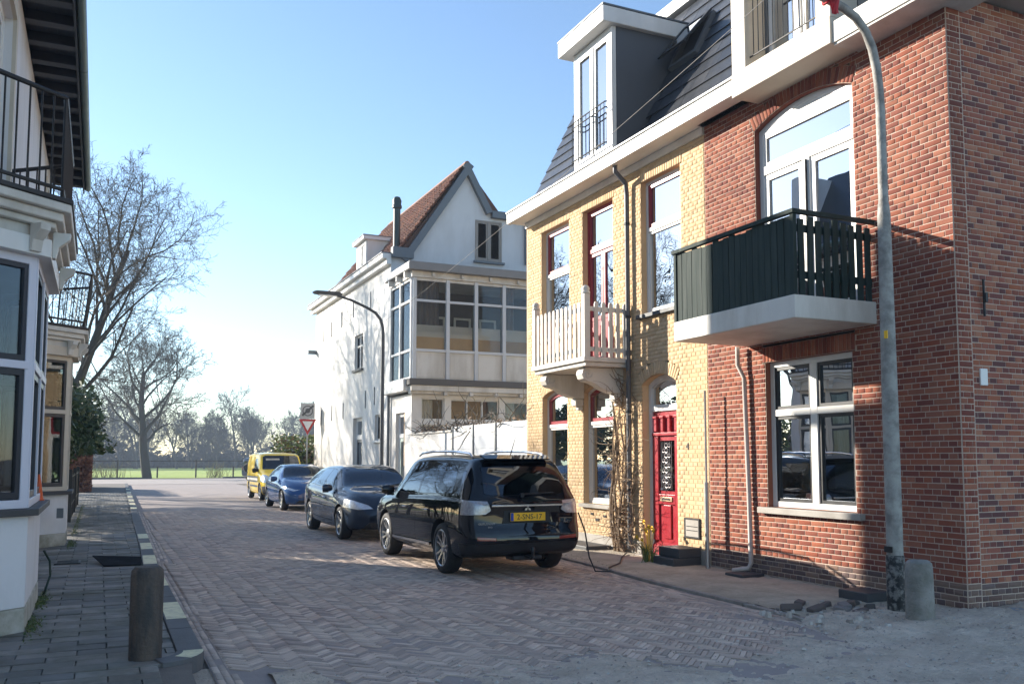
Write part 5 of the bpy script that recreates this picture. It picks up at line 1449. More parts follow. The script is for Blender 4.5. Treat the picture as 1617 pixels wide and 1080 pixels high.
mirror_pair(vo, 3.02, .87, 1.0, P_BLU)
handles(vo, (1.62, 2.55), .925, .80, CHROME)
plate(vo, FRONTM(4.628, 0, .44), None)
MB().tube([(4.60, .27, .53), (4.57, -.27, .68)], .012, 6).build('grille_bar', CHROME, vo)
MB().lathe([(.06, 0), (.06, .02)], 20, (4.585, 0, .605), 'x').build('round_emblem', CHROME, vo)
MB().box(2.0, 2.05, -.30, -.05, 1.02, 1.16).box(2.0, 2.05, .12, .38, 1.02, 1.16).build('head_rest', INTER, vo)

# ---- small blue hatchback
P_AZ = paint_mat('bright_blue_car_paint', (.022, .075, .21), .2)
L = 4.2
S = dict(L=L, W=.88, r=.315, ww=.21, arch=.36, axles=[.82, 3.42], under=.19, wheel=('plain', 7), shoulder=.6,
         top=([0, .06, .2, .5, .9, 1.5, 1.9, 2.3, 2.9, 3.1, 3.6, 3.95, 4.12, L], [.88, .96, 1.08, 1.26, 1.39, 1.435, 1.43, 1.37, 1.03, .985, .89, .78, .68, .60]),
         belt=([0, .2, 1.0, 2.3, 3.0, 3.7, 4.0, L], [.87, .93, .95, .90, .885, .80, .68, .55]),
         w=([0, .06, .25, .6, 1.0, 3.2, 3.75, 4.0, L], [.62, .72, .82, .865, .88, .88, .82, .72, .48]),
         wbelt=([0, .06, .25, .6, 1.0, 2.6, 3.2, 3.75, 4.0, L], [.58, .68, .77, .81, .82, .81, .77, .70, .58, .36]),
         yr=([0, .10, .3, .6, 1.0, 2.0, 2.4, 2.9, 3.15, 3.7, L], [.52, .56, .56, .55, .54, .545, .58, .68, .72, .60, .30]),
         edge=([0, .4, 1., 2.6, 3.2, L], [.03, .05, .055, .05, .035, .05]),
         bot=([0, .2, .6, 3.6, L], [.28, .24, .19, .18, .22]),
         rear=([.2, .4, .6, .75, 1.], [.08, .0, .0, .03, .04]), front=([.2, .34, .5, .62, .75, .9], [.03, .0, .01, .03, .06, .10]),
         cuts=[('side_window', 'side', [(.72, 1.02), (.86, 1.24), (1.1, 1.33), (1.52, 1.36), (1.52, .98)], .40, 1.2, CARGL),
               ('side_window', 'side', [(1.59, .98), (1.59, 1.36), (1.95, 1.33), (2.55, 1.02), (2.60, .95)], .40, 1.2, CARGL),
               ('windscreen', 'end', [(-.69, 1.01), (-.58, 1.34), (-.48, 1.38), (.48, 1.38), (.58, 1.34), (.69, 1.01)], 1.95, 3.0, CARGL),
               ('head_lamp', 'pair', [(.38, .66), (.52, .66), (.90, .78), (.90, .72), (.60, .60)], 3.4, 4.4, HEADL),
               ('lower_intake', 'end', [(-.55, .24), (-.45, .34), (.45, .34), (.55, .24)], 3.8, 4.4, PLAST)],
         lines=[[(1.555, .36), (1.555, .96)], [(2.60, .34), (2.7, .6), (2.62, .93)], [(1.555, .36), (2.60, .34)]])
te = make_car('blue_hatchback', 'bright blue hatchback facing the camera between yellow van and dark estate', (6.08, 32.0, .012), -PI / 2, S, P_AZ)
mirror_pair(te, 2.52, .83, .97, P_AZ)
plate(te, FRONTM(4.195, 0, .42), None, .5, .10)

# ---- yellow panel van
P_YEL = paint_mat('yellow_van_paint', (.86, .60, .05), .0)
L = 4.4
S = dict(L=L, W=.90, r=.32, ww=.20, arch=.37, axles=[.85, 3.55], under=.22, wheel=('plain', 6), shoulder=.4,
         top=([0, .05, .2, .6, 1.5, 2.5, 2.75, 3.35, 3.55, 4.0, 4.25, 4.36, L], [1.62, 1.74, 1.82, 1.86, 1.87, 1.84, 1.79, 1.22, 1.14, 1.03, .94, .86, .78]),
         belt=([0, .2, 1.0, 2.6, 3.4, 4.0, 4.25, L], [1.05, 1.05, 1.05, 1.04, 1.02, .95, .84, .68]),
         w=([0, .06, .2, .5, 1.0, 3.6, 4.05, 4.28, L], [.80, .85, .88, .895, .90, .90, .87, .78, .62]),
         wbelt=([0, .06, .2, .5, 1.0, 2.6, 3.4, 4.05, 4.28, L], [.78, .83, .86, .88, .885, .88, .84, .76, .66, .50]),
         yr=([0, .10, .3, .6, 1.0, 2.4, 2.8, 3.35, 3.6, 4.1, L], [.70, .76, .77, .775, .775, .76, .74, .74, .74, .66, .44]),
         edge=([0, .4, 1., 2.8, 3.5, L], [.08, .08, .08, .07, .04, .05]),
         bot=([0, .2, .6, 3.8, L], [.32, .28, .23, .22, .26]),
         rear=([.2, .4, .6, .75, 1.], [.05, .0, .0, .0, .0]), front=([.2, .36, .5, .66, .8, .95], [.03, .0, .0, .02, .05, .10]),
         cuts=[('side_window', 'side', [(2.08, 1.12), (2.08, 1.62), (2.50, 1.62), (3.02, 1.22), (3.08, 1.10)], .50, 1.2, CARGL),
               ('windscreen', 'end', [(-.75, 1.20), (-.68, 1.68), (-.58, 1.735), (.58, 1.735), (.68, 1.68), (.75, 1.20)], 2.66, 3.5, CARGL),
               ('head_lamp', 'pair', [(.46, .70), (.50, .86), (.74, 1.0), (.95, .98), (.95, .74), (.70, .66)], 3.7, 4.6, HEADL),
               ('bumper', 'end', [(-.95, .26), (-.95, .56), (.95, .56), (.95, .26)], 3.98, 4.6, PLAST),
               ('grille', 'end', [(-.40, .68), (-.40, .80), (.40, .80), (.40, .68)], 4.0, 4.6, PLAST),
               ('blue_stripe', 'side', [(.30, .86), (.30, .92), (3.05, .92), (3.05, .86)], .8, 1.2, mat('stripe_blue', (.02, .07, .16), .4)),
               ('white_stripe', 'side', [(.30, .75), (.30, .85), (3.05, .85), (3.05, .75)], .8, 1.2, WHITE),
               ('blue_stripe', 'side', [(.30, .69), (.30, .74), (3.05, .74), (3.05, .69)], .8, 1.2, MATS['stripe_blue']),
               ('blue_stripe', 'side', [(1.25, .50), (1.25, .57), (3.1, .57), (3.1, .50)], .8, 1.2, MATS['stripe_blue'])],
         lines=[[(2.02, .36), (2.02, 1.66)], [(3.10, .36), (3.16, .75), (3.10, 1.1)], [(2.02, .36), (3.10, .36)]])
va = make_car('yellow_van', 'yellow panel van with blue and white side stripes facing the camera', (6.60, 39.35, .012), -PI / 2, S, P_YEL)
mirror_pair(va, 2.92, .86, 1.16, PLAST, 1.2)
MB().box(3.0, 3.02, -.58, -.05, 1.25, 1.62).build('sun_screen', WHITE2, va)
MB().box(2.5, 2.56, .2, .5, 1.2, 1.55).box(2.5, 2.56, -.45, -.15, 1.2, 1.55).build('head_rest', INTER, va)

# ---- far dark off-roader across the junction, spare wheel on its tail
P_FAR = paint_mat('dark_blue_car_paint', (.03, .05, .08), .3)
L = 4.0
S = dict(L=L, W=.86, r=.34, ww=.21, arch=.39, axles=[.75, 3.2], under=.26, wheel=('plain', 5), shoulder=.4,
         top=([0, .05, .2, .5, 1.2, 2.2, 2.45, 2.8, 2.95, 3.6, 3.9, L], [1.5, 1.6, 1.68, 1.71, 1.73, 1.71, 1.66, 1.2, 1.13, 1.06, .98, .86]),
         belt=([0, .2, 1.0, 2.2, 2.9, 3.6, L], [1.05, 1.05, 1.05, 1.04, 1.02, .98, .76]),
         w=([0, .06, .2, .6, 3.2, 3.7, L], [.76, .81, .84, .86, .86, .83, .66]), wbelt=([0, .06, .2, .6, 2.4, 3.0, 3.7, L], [.74, .79, .82, .84, .84, .81, .76, .58]),
         yr=([0, .1, .4, 2.2, 2.8, 3.0, 3.6, L], [.62, .66, .67, .66, .70, .72, .66, .46]), edge=([0, .4, 2.4, 3., L], [.07, .07, .06, .04, .05]),
         bot=([0, .3, 3.6, L], [.38, .30, .28, .34]), rear=([.2, 1.], [0, 0]), front=([.2, .5, .9], [.04, 0, .05]),
         cuts=[('side_window', 'side', [(.3, 1.12), (.3, 1.5), (1.2, 1.56), (1.2, 1.1)], .4, 1.2, CARGL), ('side_window', 'side', [(1.3, 1.1), (1.3, 1.56), (2.2, 1.54), (2.6, 1.16), (2.6, 1.1)], .4, 1.2, CARGL),
               ('rear_window', 'end', [(-.55, 1.15), (-.5, 1.5), (.5, 1.5), (.55, 1.15)], -.3, .3, CARGD), ('tail_lamp', 'pair', [(.66, .8), (.66, 1.05), (.9, 1.05), (.9, .8)], -.3, .12, REDL)], lines=[])
fc = make_car('dark_off_roader', 'small dark blue off-roader with spare wheel parked beyond the yellow van', (10.15, 68.5, .012), rad(35), S, P_FAR)
sw_ = link('spare_wheel', WHEELS['dark_off_roader'][0], fc); sw_.location = (-.12, .05, .95); sw_.rotation_euler = (0, 0, PI / 2)
# ------------------------------------------------------------------ trees and other plants
BARK = mat('bare_bark', (.065, .056, .045), .9, .3, 6, .8, 18, dirt=(.05, .06, .04), dscale=1.5, damt=.5, dist=.03)
TWIG = mat('bare_twig', (.095, .08, .06), .85, .25, 2, 0)
FTREE = mat('far_twig', (.06, .058, .06), .9, .2, 1, 0)
def grow_tree(seed, h, r0, lean=(0, 0), levels=4, spread=1., nb=(9, 7, 6, 5), up=.25, first=.32, tips=.004, side=5, lenk=(.62, .55, .5, .5)):
    rng = random.Random(seed); T, C = MB(), MB()
    def branch(p, d, length, r, lev):
        n = 7 if lev == 0 else (6 if lev == 1 else (4 if lev == 2 else 3))
        pts = [p]; rr = [r]; dirs = [d]
        wob = (.05, .16, .22, .28, .3)[min(lev, 4)]
        for i in range(n):
            d = (d + Vector((rng.gauss(0, wob), rng.gauss(0, wob), rng.gauss(0, wob) + (up * .22 if lev else 0)))).normalized()
            p = p + d * (length / n); pts.append(p); dirs.append(d)
            rr.append(max(r * (1 - (.72 if lev else .62) * (i + 1) / n), tips))
        (T if lev <= 1 else C).tube(pts, rr, (9, 6, 4, 3, 3)[min(lev, 4)], cap=False)
        if lev >= levels: return
        k = nb[lev]
        for j in range(k):
            t = (first if lev == 0 else .22) + (1 - (first if lev == 0 else .22)) * ((j + rng.uniform(.1, .9)) / k)
            f = min(t * n, n - .001); i = int(f); q = pts[i].lerp(pts[i + 1], f - i); dd = dirs[i + 1]
            az = j * 2.4 + rng.uniform(-.5, .5); a = dd.orthogonal().normalized(); b = dd.cross(a)
            out = a * math.cos(az) + b * math.sin(az)
            op = rng.uniform(.55, 1.0) * spread * (1.15 - .45 * t if lev == 0 else 1)
            nd = (dd * math.cos(op) + out * math.sin(op)).normalized()
            nd = (nd + Vector((0, 0, up * .5))).normalized()
            branch(q, nd, length * lenk[lev] * (1.15 - .55 * t if lev == 0 else 1.05 - .45 * t) * rng.uniform(.8, 1.2), max(rr[i] * rng.uniform(.34, .52), tips), lev + 1)
    d = Vector((lean[0], lean[1], 1)).normalized()
    branch(Vector((0, 0, -.1)), d, h, r0, 0)
    return T, C
def tree(name, label, loc, T, C, group=None, bm=BARK, tm=TWIG):
    t = thing(name, label, 'tree', loc, group, local=True)
    T.build('trunk', bm, t, smooth=True, ang=180); C.build('crown', tm, t)
    return t
T, C = grow_tree(4, 9.0, .40, (-.15, .0), 4, 1.12, (14, 10, 8, 6), up=.26, first=.30, tips=.013, lenk=(.78, .56, .5, .5))
tree('bare_tree', 'bare leaning tree with forked trunk at the far edge of the cross road', (3.75, 80.4, 0), T, C, 'bare street trees')
T, C = grow_tree(21, 10.8, .25, (.30, .05), 4, 1.05, (16, 10, 8, 6), up=.20, first=.38, tips=.0062, lenk=(.58, .54, .52, .5))
bt = tree('bare_tree', 'tall bare tree rising behind the balconies of the left-hand houses', (-2.3, 38.5, 0), T, C, 'bare street trees')
for (x, y, s_, a, lb_) in ((-12.5, 47, 1.15, 2.1, 'bare tree mirrored in the tall window above the red door'), (-16, 37.5, .98, 4.0, 'bare tree mirrored low in the window above the red door'), (-14, 58, 1.2, 5.2, 'bare tree mirrored in the far upper window of the yellow house')):
    t = thing('bare_tree', lb_, 'tree', (x, y, 0), 'bare street trees', local=True, rz=a); t.scale = (s_, s_, s_)
    for ch_ in bt.children:
        o = ch_.copy(); COL.objects.link(o); o.parent = t
# the wood beyond the field
far = []
for k, sd in enumerate((31, 32, 33, 34, 35)):
    T, C = grow_tree(sd, 11.5 + 1.2 * (k % 3), .26, (0, 0), 3, .95, (11, 9, 8, 5), up=.35, first=.22, tips=.03, lenk=(.55, .55, .55, .5))
    a, b = T.mesh('trunk'), C.mesh('crown')
    for me in (a, b): me.materials.append(FTREE)
    far.append((a, b))
rt = random.Random(9)
for i in range(96):
    x = -32 + i * 1.22 + rt.uniform(-1.2, 1.2); y = 166 + rt.uniform(-10, 18) + .02 * abs(x)
    k = rt.randrange(5)
    t = thing('woodland_tree', 'bare hazy tree in the wood across the green field', 'tree', (x, y, 0), 'bare trees of the wood across the field', local=True, rz=rt.uniform(0, 6.28))
    s = rt.uniform(.52, .80); t.scale = (s * 1.15, s * 1.15, s)
    for nm, me in zip(('trunk', 'crown'), far[k]):
        o = bpy.data.objects.new(nm, me); COL.objects.link(o); o.parent = t
def leaf_cloud(n, sampler, size, seed, el=1.6):
    rng = random.Random(seed); b = MB()
    for _ in range(n):
        p = sampler(rng)
        if p is None: continue
        s = size * rng.uniform(.6, 1.3)
        u = Vector((rng.gauss(0, 1), rng.gauss(0, 1), rng.gauss(0, .7))).normalized(); v = u.orthogonal().normalized()
        v = (v + u.cross(v) * rng.uniform(-1, 1)).normalized(); p = Vector(p)
        b.add([p - u * s * el * .5, p + v * s * .4, p + u * s * el * .5, p - v * s * .4], [(0, 1, 2, 3)])
    return b
GLEAF = leaf_mat('evergreen_leaf', [(.035, .065, .022), (.05, .085, .03), (.028, .05, .02), (.07, .105, .038), (.10, .12, .045)])
BLEAF = leaf_mat('copper_leaf', [(.17, .06, .03), (.22, .085, .04), (.13, .045, .025), (.26, .11, .05)])
HLEAF = leaf_mat('hedge_leaf', [(.10, .15, .03), (.14, .19, .04), (.07, .11, .025), (.18, .20, .05), (.20, .12, .04)])
# undergrowth below the wood: a dim thicket reads as one mass
def thicket(r):
    x = r.uniform(-50, 115); return (x, r.uniform(172, 188), abs(r.gauss(0, 1.9)) * (1 + .4 * math.sin(x * .4)))
tag(leaf_cloud(26000, thicket, .6, 41, 2.5).build('undergrowth', mat('thicket_brown', None, .9, .2, 1, 0, palette=[(.06, .06, .055), (.05, .05, .048), (.07, .066, .06)])), 'dim brown undergrowth along the foot of the wood', 'undergrowth', kind='stuff')
# evergreen shrub behind the second house
def shrub(cx, cy, cz, rx, ry, rz, lumps, seed):
    rg = random.Random(seed); L = []
    for _ in range(lumps):
        a, e = rg.uniform(0, 2 * PI), rg.uniform(-.5, 1.2); k = rg.uniform(.45, .95)
        L.append((cx + rx * k * math.cos(a) * math.cos(e), cy + ry * k * math.sin(a) * math.cos(e), cz + rz * k * math.sin(e), rg.uniform(.22, .5)))
    def f(r):
        x, y, z, s = r.choice(L); d = Vector((r.gauss(0, 1), r.gauss(0, 1), r.gauss(0, 1))).normalized() * s * r.uniform(.6, 1.1)
        p = (x + d.x * rx / 1.3, y + d.y * ry / 1.6, z + d.z)
        return p if p[2] > .06 and (p[0] < -.72 or p[2] > 1.75) and p[1] > 19.75 else None
    return f
ev = thing('evergreen_shrub', 'big dark evergreen shrub just past the second bay house', 'shrub', (-1.7, 26, 0))
leaf_cloud(26000, shrub(-1.55, 25.3, 2.0, 1.5, 5.2, 1.8, 130, 51), .10, 52, 2.0).build('foliage', GLEAF, ev)
st_ = MB(); r5 = random.Random(6)
for k in range(16):
    y = 20.5 + k * .62; st_.tube([(-1.8, y, 0), (-1.7 + r5.gauss(0, .2), y + r5.gauss(0, .2), 1.4), (-1.6 + r5.gauss(0, .5), y + r5.gauss(0, .5), 3.2)], [.05, .035, .01], 5)
st_.build('stem', BARK, ev)
ev2 = thing('evergreen_shrub', 'evergreen tree-like shrub overhanging the metal fence, further from the camera', 'shrub', (-1.6, 33, 0))
leaf_cloud(8000, shrub(-1.2, 33.5, 2.4, 1.4, 3.0, 1.7, 60, 53), .11, 54, 2.0).build('foliage', GLEAF, ev2)
MB().tube([(-1.6, 33, 0), (-1.5, 33.2, 1.5), (-1.3, 33.5, 3.2)], [.09, .06, .02], 6).build('stem', BARK, ev2)
# copper beech hedge
ch = thing('beech_hedge', 'clipped rust-brown beech hedge beyond the metal fence', 'hedge', (-.8, 50, 0))
leaf_cloud(5200, lambda r: (-.30 - r.random() ** 2 * 1.0, 46 + r.random() ** 1.5 * 9 if r.random() < .75 else 46 + r.random() * .3, .1 + 2.0 * r.random()), .13, 61, 1.5).build('foliage', BLEAF, ch)
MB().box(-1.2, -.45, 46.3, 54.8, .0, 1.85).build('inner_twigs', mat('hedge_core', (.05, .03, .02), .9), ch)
# hedge behind the van
hg = thing('garden_hedge', 'yellow-green hedge behind the road signs by the white house', 'hedge', (8.6, 41, 0))
leaf_cloud(5000, lambda r: (7.0 + r.random() * 3.4, 39.0 + r.random() ** 1.6 * 2.5, (.1 + 2.35 * r.random() ** .7) * (1 + .10 * math.sin(3 * r.random()))), .12, 63, 1.5).build('foliage', HLEAF, hg)
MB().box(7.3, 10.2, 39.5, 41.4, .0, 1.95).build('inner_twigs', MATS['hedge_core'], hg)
# twigs of a climber along the top of the garden wall
gc = thing('wall_climber', 'tangled bare climber along the top of the white garden wall', 'climber', (8.45, 21, 2.3))
cl = MB(); r6 = random.Random(77)
for _ in range(95):
    y = r6.uniform(17.4, 24.6); p = Vector((8.5 + r6.gauss(0, .12), y, 2.25 + r6.uniform(0, .2))); d = Vector((r6.gauss(0, .25), r6.choice((-1, 1)) * r6.uniform(.3, 1), r6.gauss(.25, .35))).normalized()
    pts = [p]
    for _ in range(5):
        d = (d + Vector((r6.gauss(0, .3), r6.gauss(0, .3), r6.gauss(0, .3)))).normalized(); p = p + d * r6.uniform(.1, .3); pts.append(p)
    cl.tube(pts, [.016, .014, .012, .009, .007, .004], 4, False)
cl.build('stem', TWIG, gc)
leaf_cloud(500, lambda r: (8.5 + r.gauss(0, .1), r.uniform(17.5, 24.8), 2.32 + abs(r.gauss(0, .10))), .07, 78).build('dead_leaf_field', mat('dead_leaf', None, .8, .2, 3, 0, palette=[(.35, .25, .17), (.25, .16, .1), (.45, .36, .27)]), gc, kind='stuff')
for o in gc.children: pass
# two thin saplings rising above the wall
vn = thing('bare_climber', 'twisted bare climber growing up the downpipe beside the red door', 'climber', (7.98, 12.98, 0))
vm = MB(); r7 = random.Random(15)
for k in range(7):
    y0 = 12.98 + r7.uniform(-.16, .30); pts = []; x = 8.04
    ph = r7.uniform(0, 6); top = r7.uniform(2.0, 3.1)
    for i in range(14):
        t = i / 13
        pts.append((8.07 - .07 * abs(math.sin(ph + 5 * t)), y0 + .09 * math.sin(ph + 7 * t) * (1 - .3 * t), .03 + top * t))
    r0 = r7.uniform(.022, .045)
    vm.tube(pts, [r0 * (1 - .75 * i / 13) for i in range(14)], 6)
vm.build('main_stem', mat('climber_bark', (.22, .155, .10), .9, .3, 12, .6, 40), vn, smooth=True)
tw = MB()
for _ in range(150):
    p = Vector((8.05 + r7.gauss(0, .015), 12.98 + r7.gauss(.05, .14), r7.uniform(.1, 3.0))); d = Vector((-abs(r7.gauss(0, .25)), r7.gauss(.15, .8), r7.gauss(.1, .5))).normalized(); pts = [p]
    for _ in range(6):
        d = (d + Vector((r7.gauss(0, .18), r7.gauss(0, .35), r7.gauss(-.03, .35)))).normalized(); p = p + d * r7.uniform(.05, .14); p.x = min(p.x, 8.13); pts.append(p)
    tw.tube(pts, [.008, .007, .006, .005, .004, .003, .002], 4, False)
tw.build('twig_field', MATS['climber_bark'], vn, kind='stuff')
leaf_cloud(260, lambda r: (8.0 + r.gauss(0, .04), 13.02 + r.gauss(0, .16), .08 + abs(r.gauss(0, .55))), .035, 79).build('dead_leaf_field', MATS['dead_leaf'], vn, kind='stuff')
# daffodils by the step
df = thing('daffodil_clump', 'clump of green blades with yellow daffodils beside the dark step', 'flowers', (7.66, 11.66, .05))
bl = MB(); r8 = random.Random(23)
for _ in range(46):
    a, ln = r8.uniform(0, 6.28), r8.uniform(.22, .42); d = Vector((math.cos(a) * .38, math.sin(a) * .38, 1)).normalized(); p = Vector((7.66 + r8.gauss(0, .06), 11.66 + r8.gauss(0, .07), .04)); s = Vector((-d.y, d.x, 0)).normalized() * .009
    q = p + d * ln * .6; t = p + d * ln + Vector((d.x, d.y, -.12)) * .25
    bl.add([p - s, p + s, q + s, q - s, t], [(0, 1, 2, 3), (3, 2, 4)])
bl.build('blade_field', leaf_mat('daffodil_leaf', [(.09, .16, .04), (.13, .19, .05), (.16, .19, .08)]), df, kind='stuff')
for i in range(9):
    p = Vector((7.64 + r8.gauss(0, .09), 11.70 + r8.gauss(0, .10), r8.uniform(.32, .66)))
    f = MB()
    for k in range(6):
        a = k * PI / 3; u = Vector((-.2, math.cos(a), math.sin(a))).normalized() * .042; v = Vector((0, -math.sin(a), math.cos(a))) * .016
        f.add([p, p + u * .6 + v, p + u, p + u * .6 - v], [(0, 1, 2, 3)])
    f.lathe([(.012, 0), (.017, -.03)], 8, tuple(p), 'x', cap=False)
    f.tube([(7.66, 11.67, .05), (p.x + .01, p.y, p.z)], .004, 4)
    f.build('flower', mat('daffodil_yellow', (.75, .50, .04), .6, .1, 9, 0), df)
# weeds at the foot of the left-hand walls
wd = leaf_cloud(2600, lambda r: (lambda y: (-.53 + abs(r.gauss(0, .05)) + (0 if y < 12 else .1), y, .10 + abs(r.gauss(0, .02))))(r.choice((r.gauss(9.2, .25), r.gauss(10.8, .3), r.gauss(17.6, .35), r.gauss(17.9, .3), r.uniform(19.5, 32), r.uniform(19.5, 32)))), .016, 81, 2.0).build('weeds', leaf_mat('weed_leaf', [(.06, .10, .025), (.09, .12, .03), (.12, .13, .045)]))
tag(wd, 'low green weeds along the wall foot and fence on the left pavement', 'weeds', kind='stuff')
# dry shrubs and tufts along the field fence
tg = MB(); r9 = random.Random(45)
for cx in (-.5, .6, 13.0, 9.4):
    for _ in range(60):
        p = Vector((cx + r9.gauss(0, .8 if cx < 2 else .55), 81.6 + r9.gauss(0, .2), 0)); d = Vector((r9.gauss(0, .3), r9.gauss(0, .3), 1)).normalized()
        tg.tube([p, p + d * r9.uniform(.4, .9), p + d * r9.uniform(1.0, 1.6) + Vector((r9.gauss(0, .2), 0, 0))], [.018, .012, .006], 3, False)
tag(tg.build('dry_brush', mat('dry_straw', (.30, .25, .14), .9, .3, 2, 0)), 'dry straw-coloured brush along the field fence', 'brush', kind='stuff')
# ------------------------------------------------------------------ street furniture and small things
GALV = mat('galvanised_lamp_post', (.36, .35, .32), .7, .3, 9, .4, 40, dirt=(.13, .12, .11), dscale=7, damt=.7, metal=.1)
DGREY = mat('dark_lamp_grey', (.06, .065, .07), .45, .1, 5, .05)
lp = thing('street_lamp', 'tall weathered street lamp with black foot beside the red brick corner', 'street lamp', (7.41, 6.77, 0), 'street lamps')
BX_, BY_ = 7.41, 6.77
MB().lathe([(.082, .62), (.080, 2.2), (.066, 4.15), (.060, 4.22), (.058, 4.25), (.050, 4.3), (.048, 5.3)], 18, (BX_, BY_, 0), cap=False).build('pole', GALV, lp, smooth=True)
MB().lathe([(.092, -.05), (.092, .60), (.086, .63)], 18, (BX_, BY_, 0)).build('black_foot', mat('chipped_black', (.012, .013, .014), .6, .2, 8, .6, 50, dirt=(.25, .24, .22), dscale=14, damt=.8, dsharp=.05), lp, smooth=True)
MB().box(BX_ - .096, BX_ - .085, BY_ - .05, BY_ + .05, .66, .72).build('hatch', BLACKM, lp)
arc = [(x, BY_, z) for x, z in ((7.41, 5.28), (7.40, 5.5), (7.375, 5.72), (7.32, 5.94), (7.23, 6.11), (7.10, 6.23), (6.93, 6.30), (6.7, 6.35), (6.3, 6.41), (5.9, 6.46))]
MB().tube(arc, [.047] * 4 + [.044] * 4 + [.042, .04], 12).build('arm', GALV, lp, smooth=True)
MB().box(BX_ - 2.1, BX_ - 1.45, BY_ - .11, BY_ + .11, 6.42, 6.53).build('lamp_head', DGREY, lp, bevel=.03)
MB().box(BX_ - .086, BX_ - .076, BY_ - .07, BY_ - .03, 2.84, 2.92).build('yellow_tag', PLATEY, lp)
rb_ = thing('red_ribbon', 'frayed red ribbon tied to the arm of the near street lamp', 'ribbon', (6.70, 6.75, 6.3))
rbm = MB()
for k in range(5):
    pts = [(6.70 + .010 * k, 6.70 - .01 * k + .012 * math.sin(k + i * 1.3), 6.33 - .045 * i) for i in range(5)]
    rbm.add([(x - .016, y, z) for x, y, z in pts] + [(x + .016, y, z) for x, y, z in pts], [(i, i + 1, 6 + i, 5 + i) for i in range(4)])
rbm.tube([(6.71 + .03 * math.cos(t), 6.77 + .056 * math.sin(t), 6.345 + .056 * math.cos(t)) for t in np.linspace(0, 6.3, 12)], .014, 5)
rbm.build('ribbon', mat('red_cloth', (.45, .02, .03), .7), rb_)
l2 = thing('street_lamp', 'dark grey street lamp with flat head in front of the white house', 'street lamp', (7.0, 23.7, 0), 'street lamps')
MB().lathe([(.075, 0), (.075, 1.3), (.055, 1.36), (.05, 5.0)], 14, (7.0, 23.7, 0), cap=False).build('pole', DGREY, l2, smooth=True)
a2 = [(7.0, 23.7, 4.98), (6.99, 23.7, 5.2), (6.93, 23.7, 5.42), (6.78, 23.7, 5.60), (6.55, 23.7, 5.72), (6.1, 23.7, 5.90), (5.7, 23.7, 6.0)]
MB().tube(a2, [.05, .045, .042, .04, .038, .035, .03], 10).build('arm', DGREY, l2, smooth=True)
hd = MB().prism([(5.85, 23.6, 6.04), (5.75, 23.58, 6.08), (5.15, 23.58, 6.08), (5.05, 23.6, 6.05), (5.12, 23.6, 6.0), (5.8, 23.6, 5.97)], (0, .22, 0)).build('lamp_head', DGREY, l2, bevel=.015)
MB().box(5.2, 5.7, 23.62, 23.78, 5.965, 5.985).build('lamp_lens', mat('lamp_glass', (.7, .72, .7), .2), hd)
# road signs
sg = thing('road_sign_post', 'sign post with grey zone-end plate above a red give-way triangle', 'sign', (7.83, 37.3, 0))
MB().lathe([(.03, 0), (.03, 3.9)], 10, (7.83, 37.3, 0)).build('pole', GREYM, sg, smooth=True)
SG = face_frame((0, 37.26, 0), (1, 0, 0), (0, -1, 0))
z0 = mat('sign_grey', (.42, .42, .42), .5); bk = mat('sign_dark', (.07, .07, .07), .5); wt = mat('sign_white', (.75, .75, .75), .4); rd = mat('sign_red', (.42, .01, .015), .4)
zp = MB().box(7.53, 8.12, 0, .012, 3.28, 3.92).build('zone_plate', z0, sg, SG)
circ = lambda r, n=28: [(7.825 + r * math.cos(2 * PI * i / n), 3.60 + r * math.sin(2 * PI * i / n)) for i in range(n)]
MB().ring(circ(.22), circ(.18), .012, .015).build('ring_mark', bk, zp, SG)
MB().wall(circ(.10, 16), .012, .015).build('centre_mark', bk, zp, SG)
d = .03
MB().wall([(7.60 - d, 3.40 + d), (7.60 + d, 3.40 - d), (8.06 + d, 3.82 - d), (8.06 - d, 3.82 + d)], .0152, .018).build('slash_mark', bk, zp, SG)
tri = [(7.47, 3.25), (7.83, 2.60), (8.19, 3.25)]
tp = MB().wall(inset(tri, .0), 0, .012).build('give_way_plate', rd, sg, SG)
MB().wall(inset(tri, .085), .012, .016).build('white_field', wt, tp, SG)
# bollards
wbm = mat('old_wood_bollard', (.05, .045, .042), .75, .5, 28, .8, 30, dirt=(.14, .10, .075), dscale=9, damt=.7, dist=.015, grain=(1, 1, .08), streak=(1, 1, .2))
b1 = thing('bollard', 'dark brown round bollard on the left pavement corner', 'bollard', (.37, 7.42, PAVZ), 'bollards')
MB().lathe([(.118, -.02), (.118, .62), (.113, .66), (.09, .685), (.0, .69)], 22, (.37, 7.42, PAVZ)).build('shaft', wbm, b1, smooth=True)
b2 = thing('bollard', 'pale weathered concrete bollard beside the lamp post', 'bollard', (7.20, 6.30, 0), 'bollards')
MB().lathe([(.132, -.05), (.13, .2), (.125, .52), (.118, .58), (.09, .605), (.0, .61)], 22, (7.20, 6.30, .03)).build('shaft', CONC, b2, smooth=True)
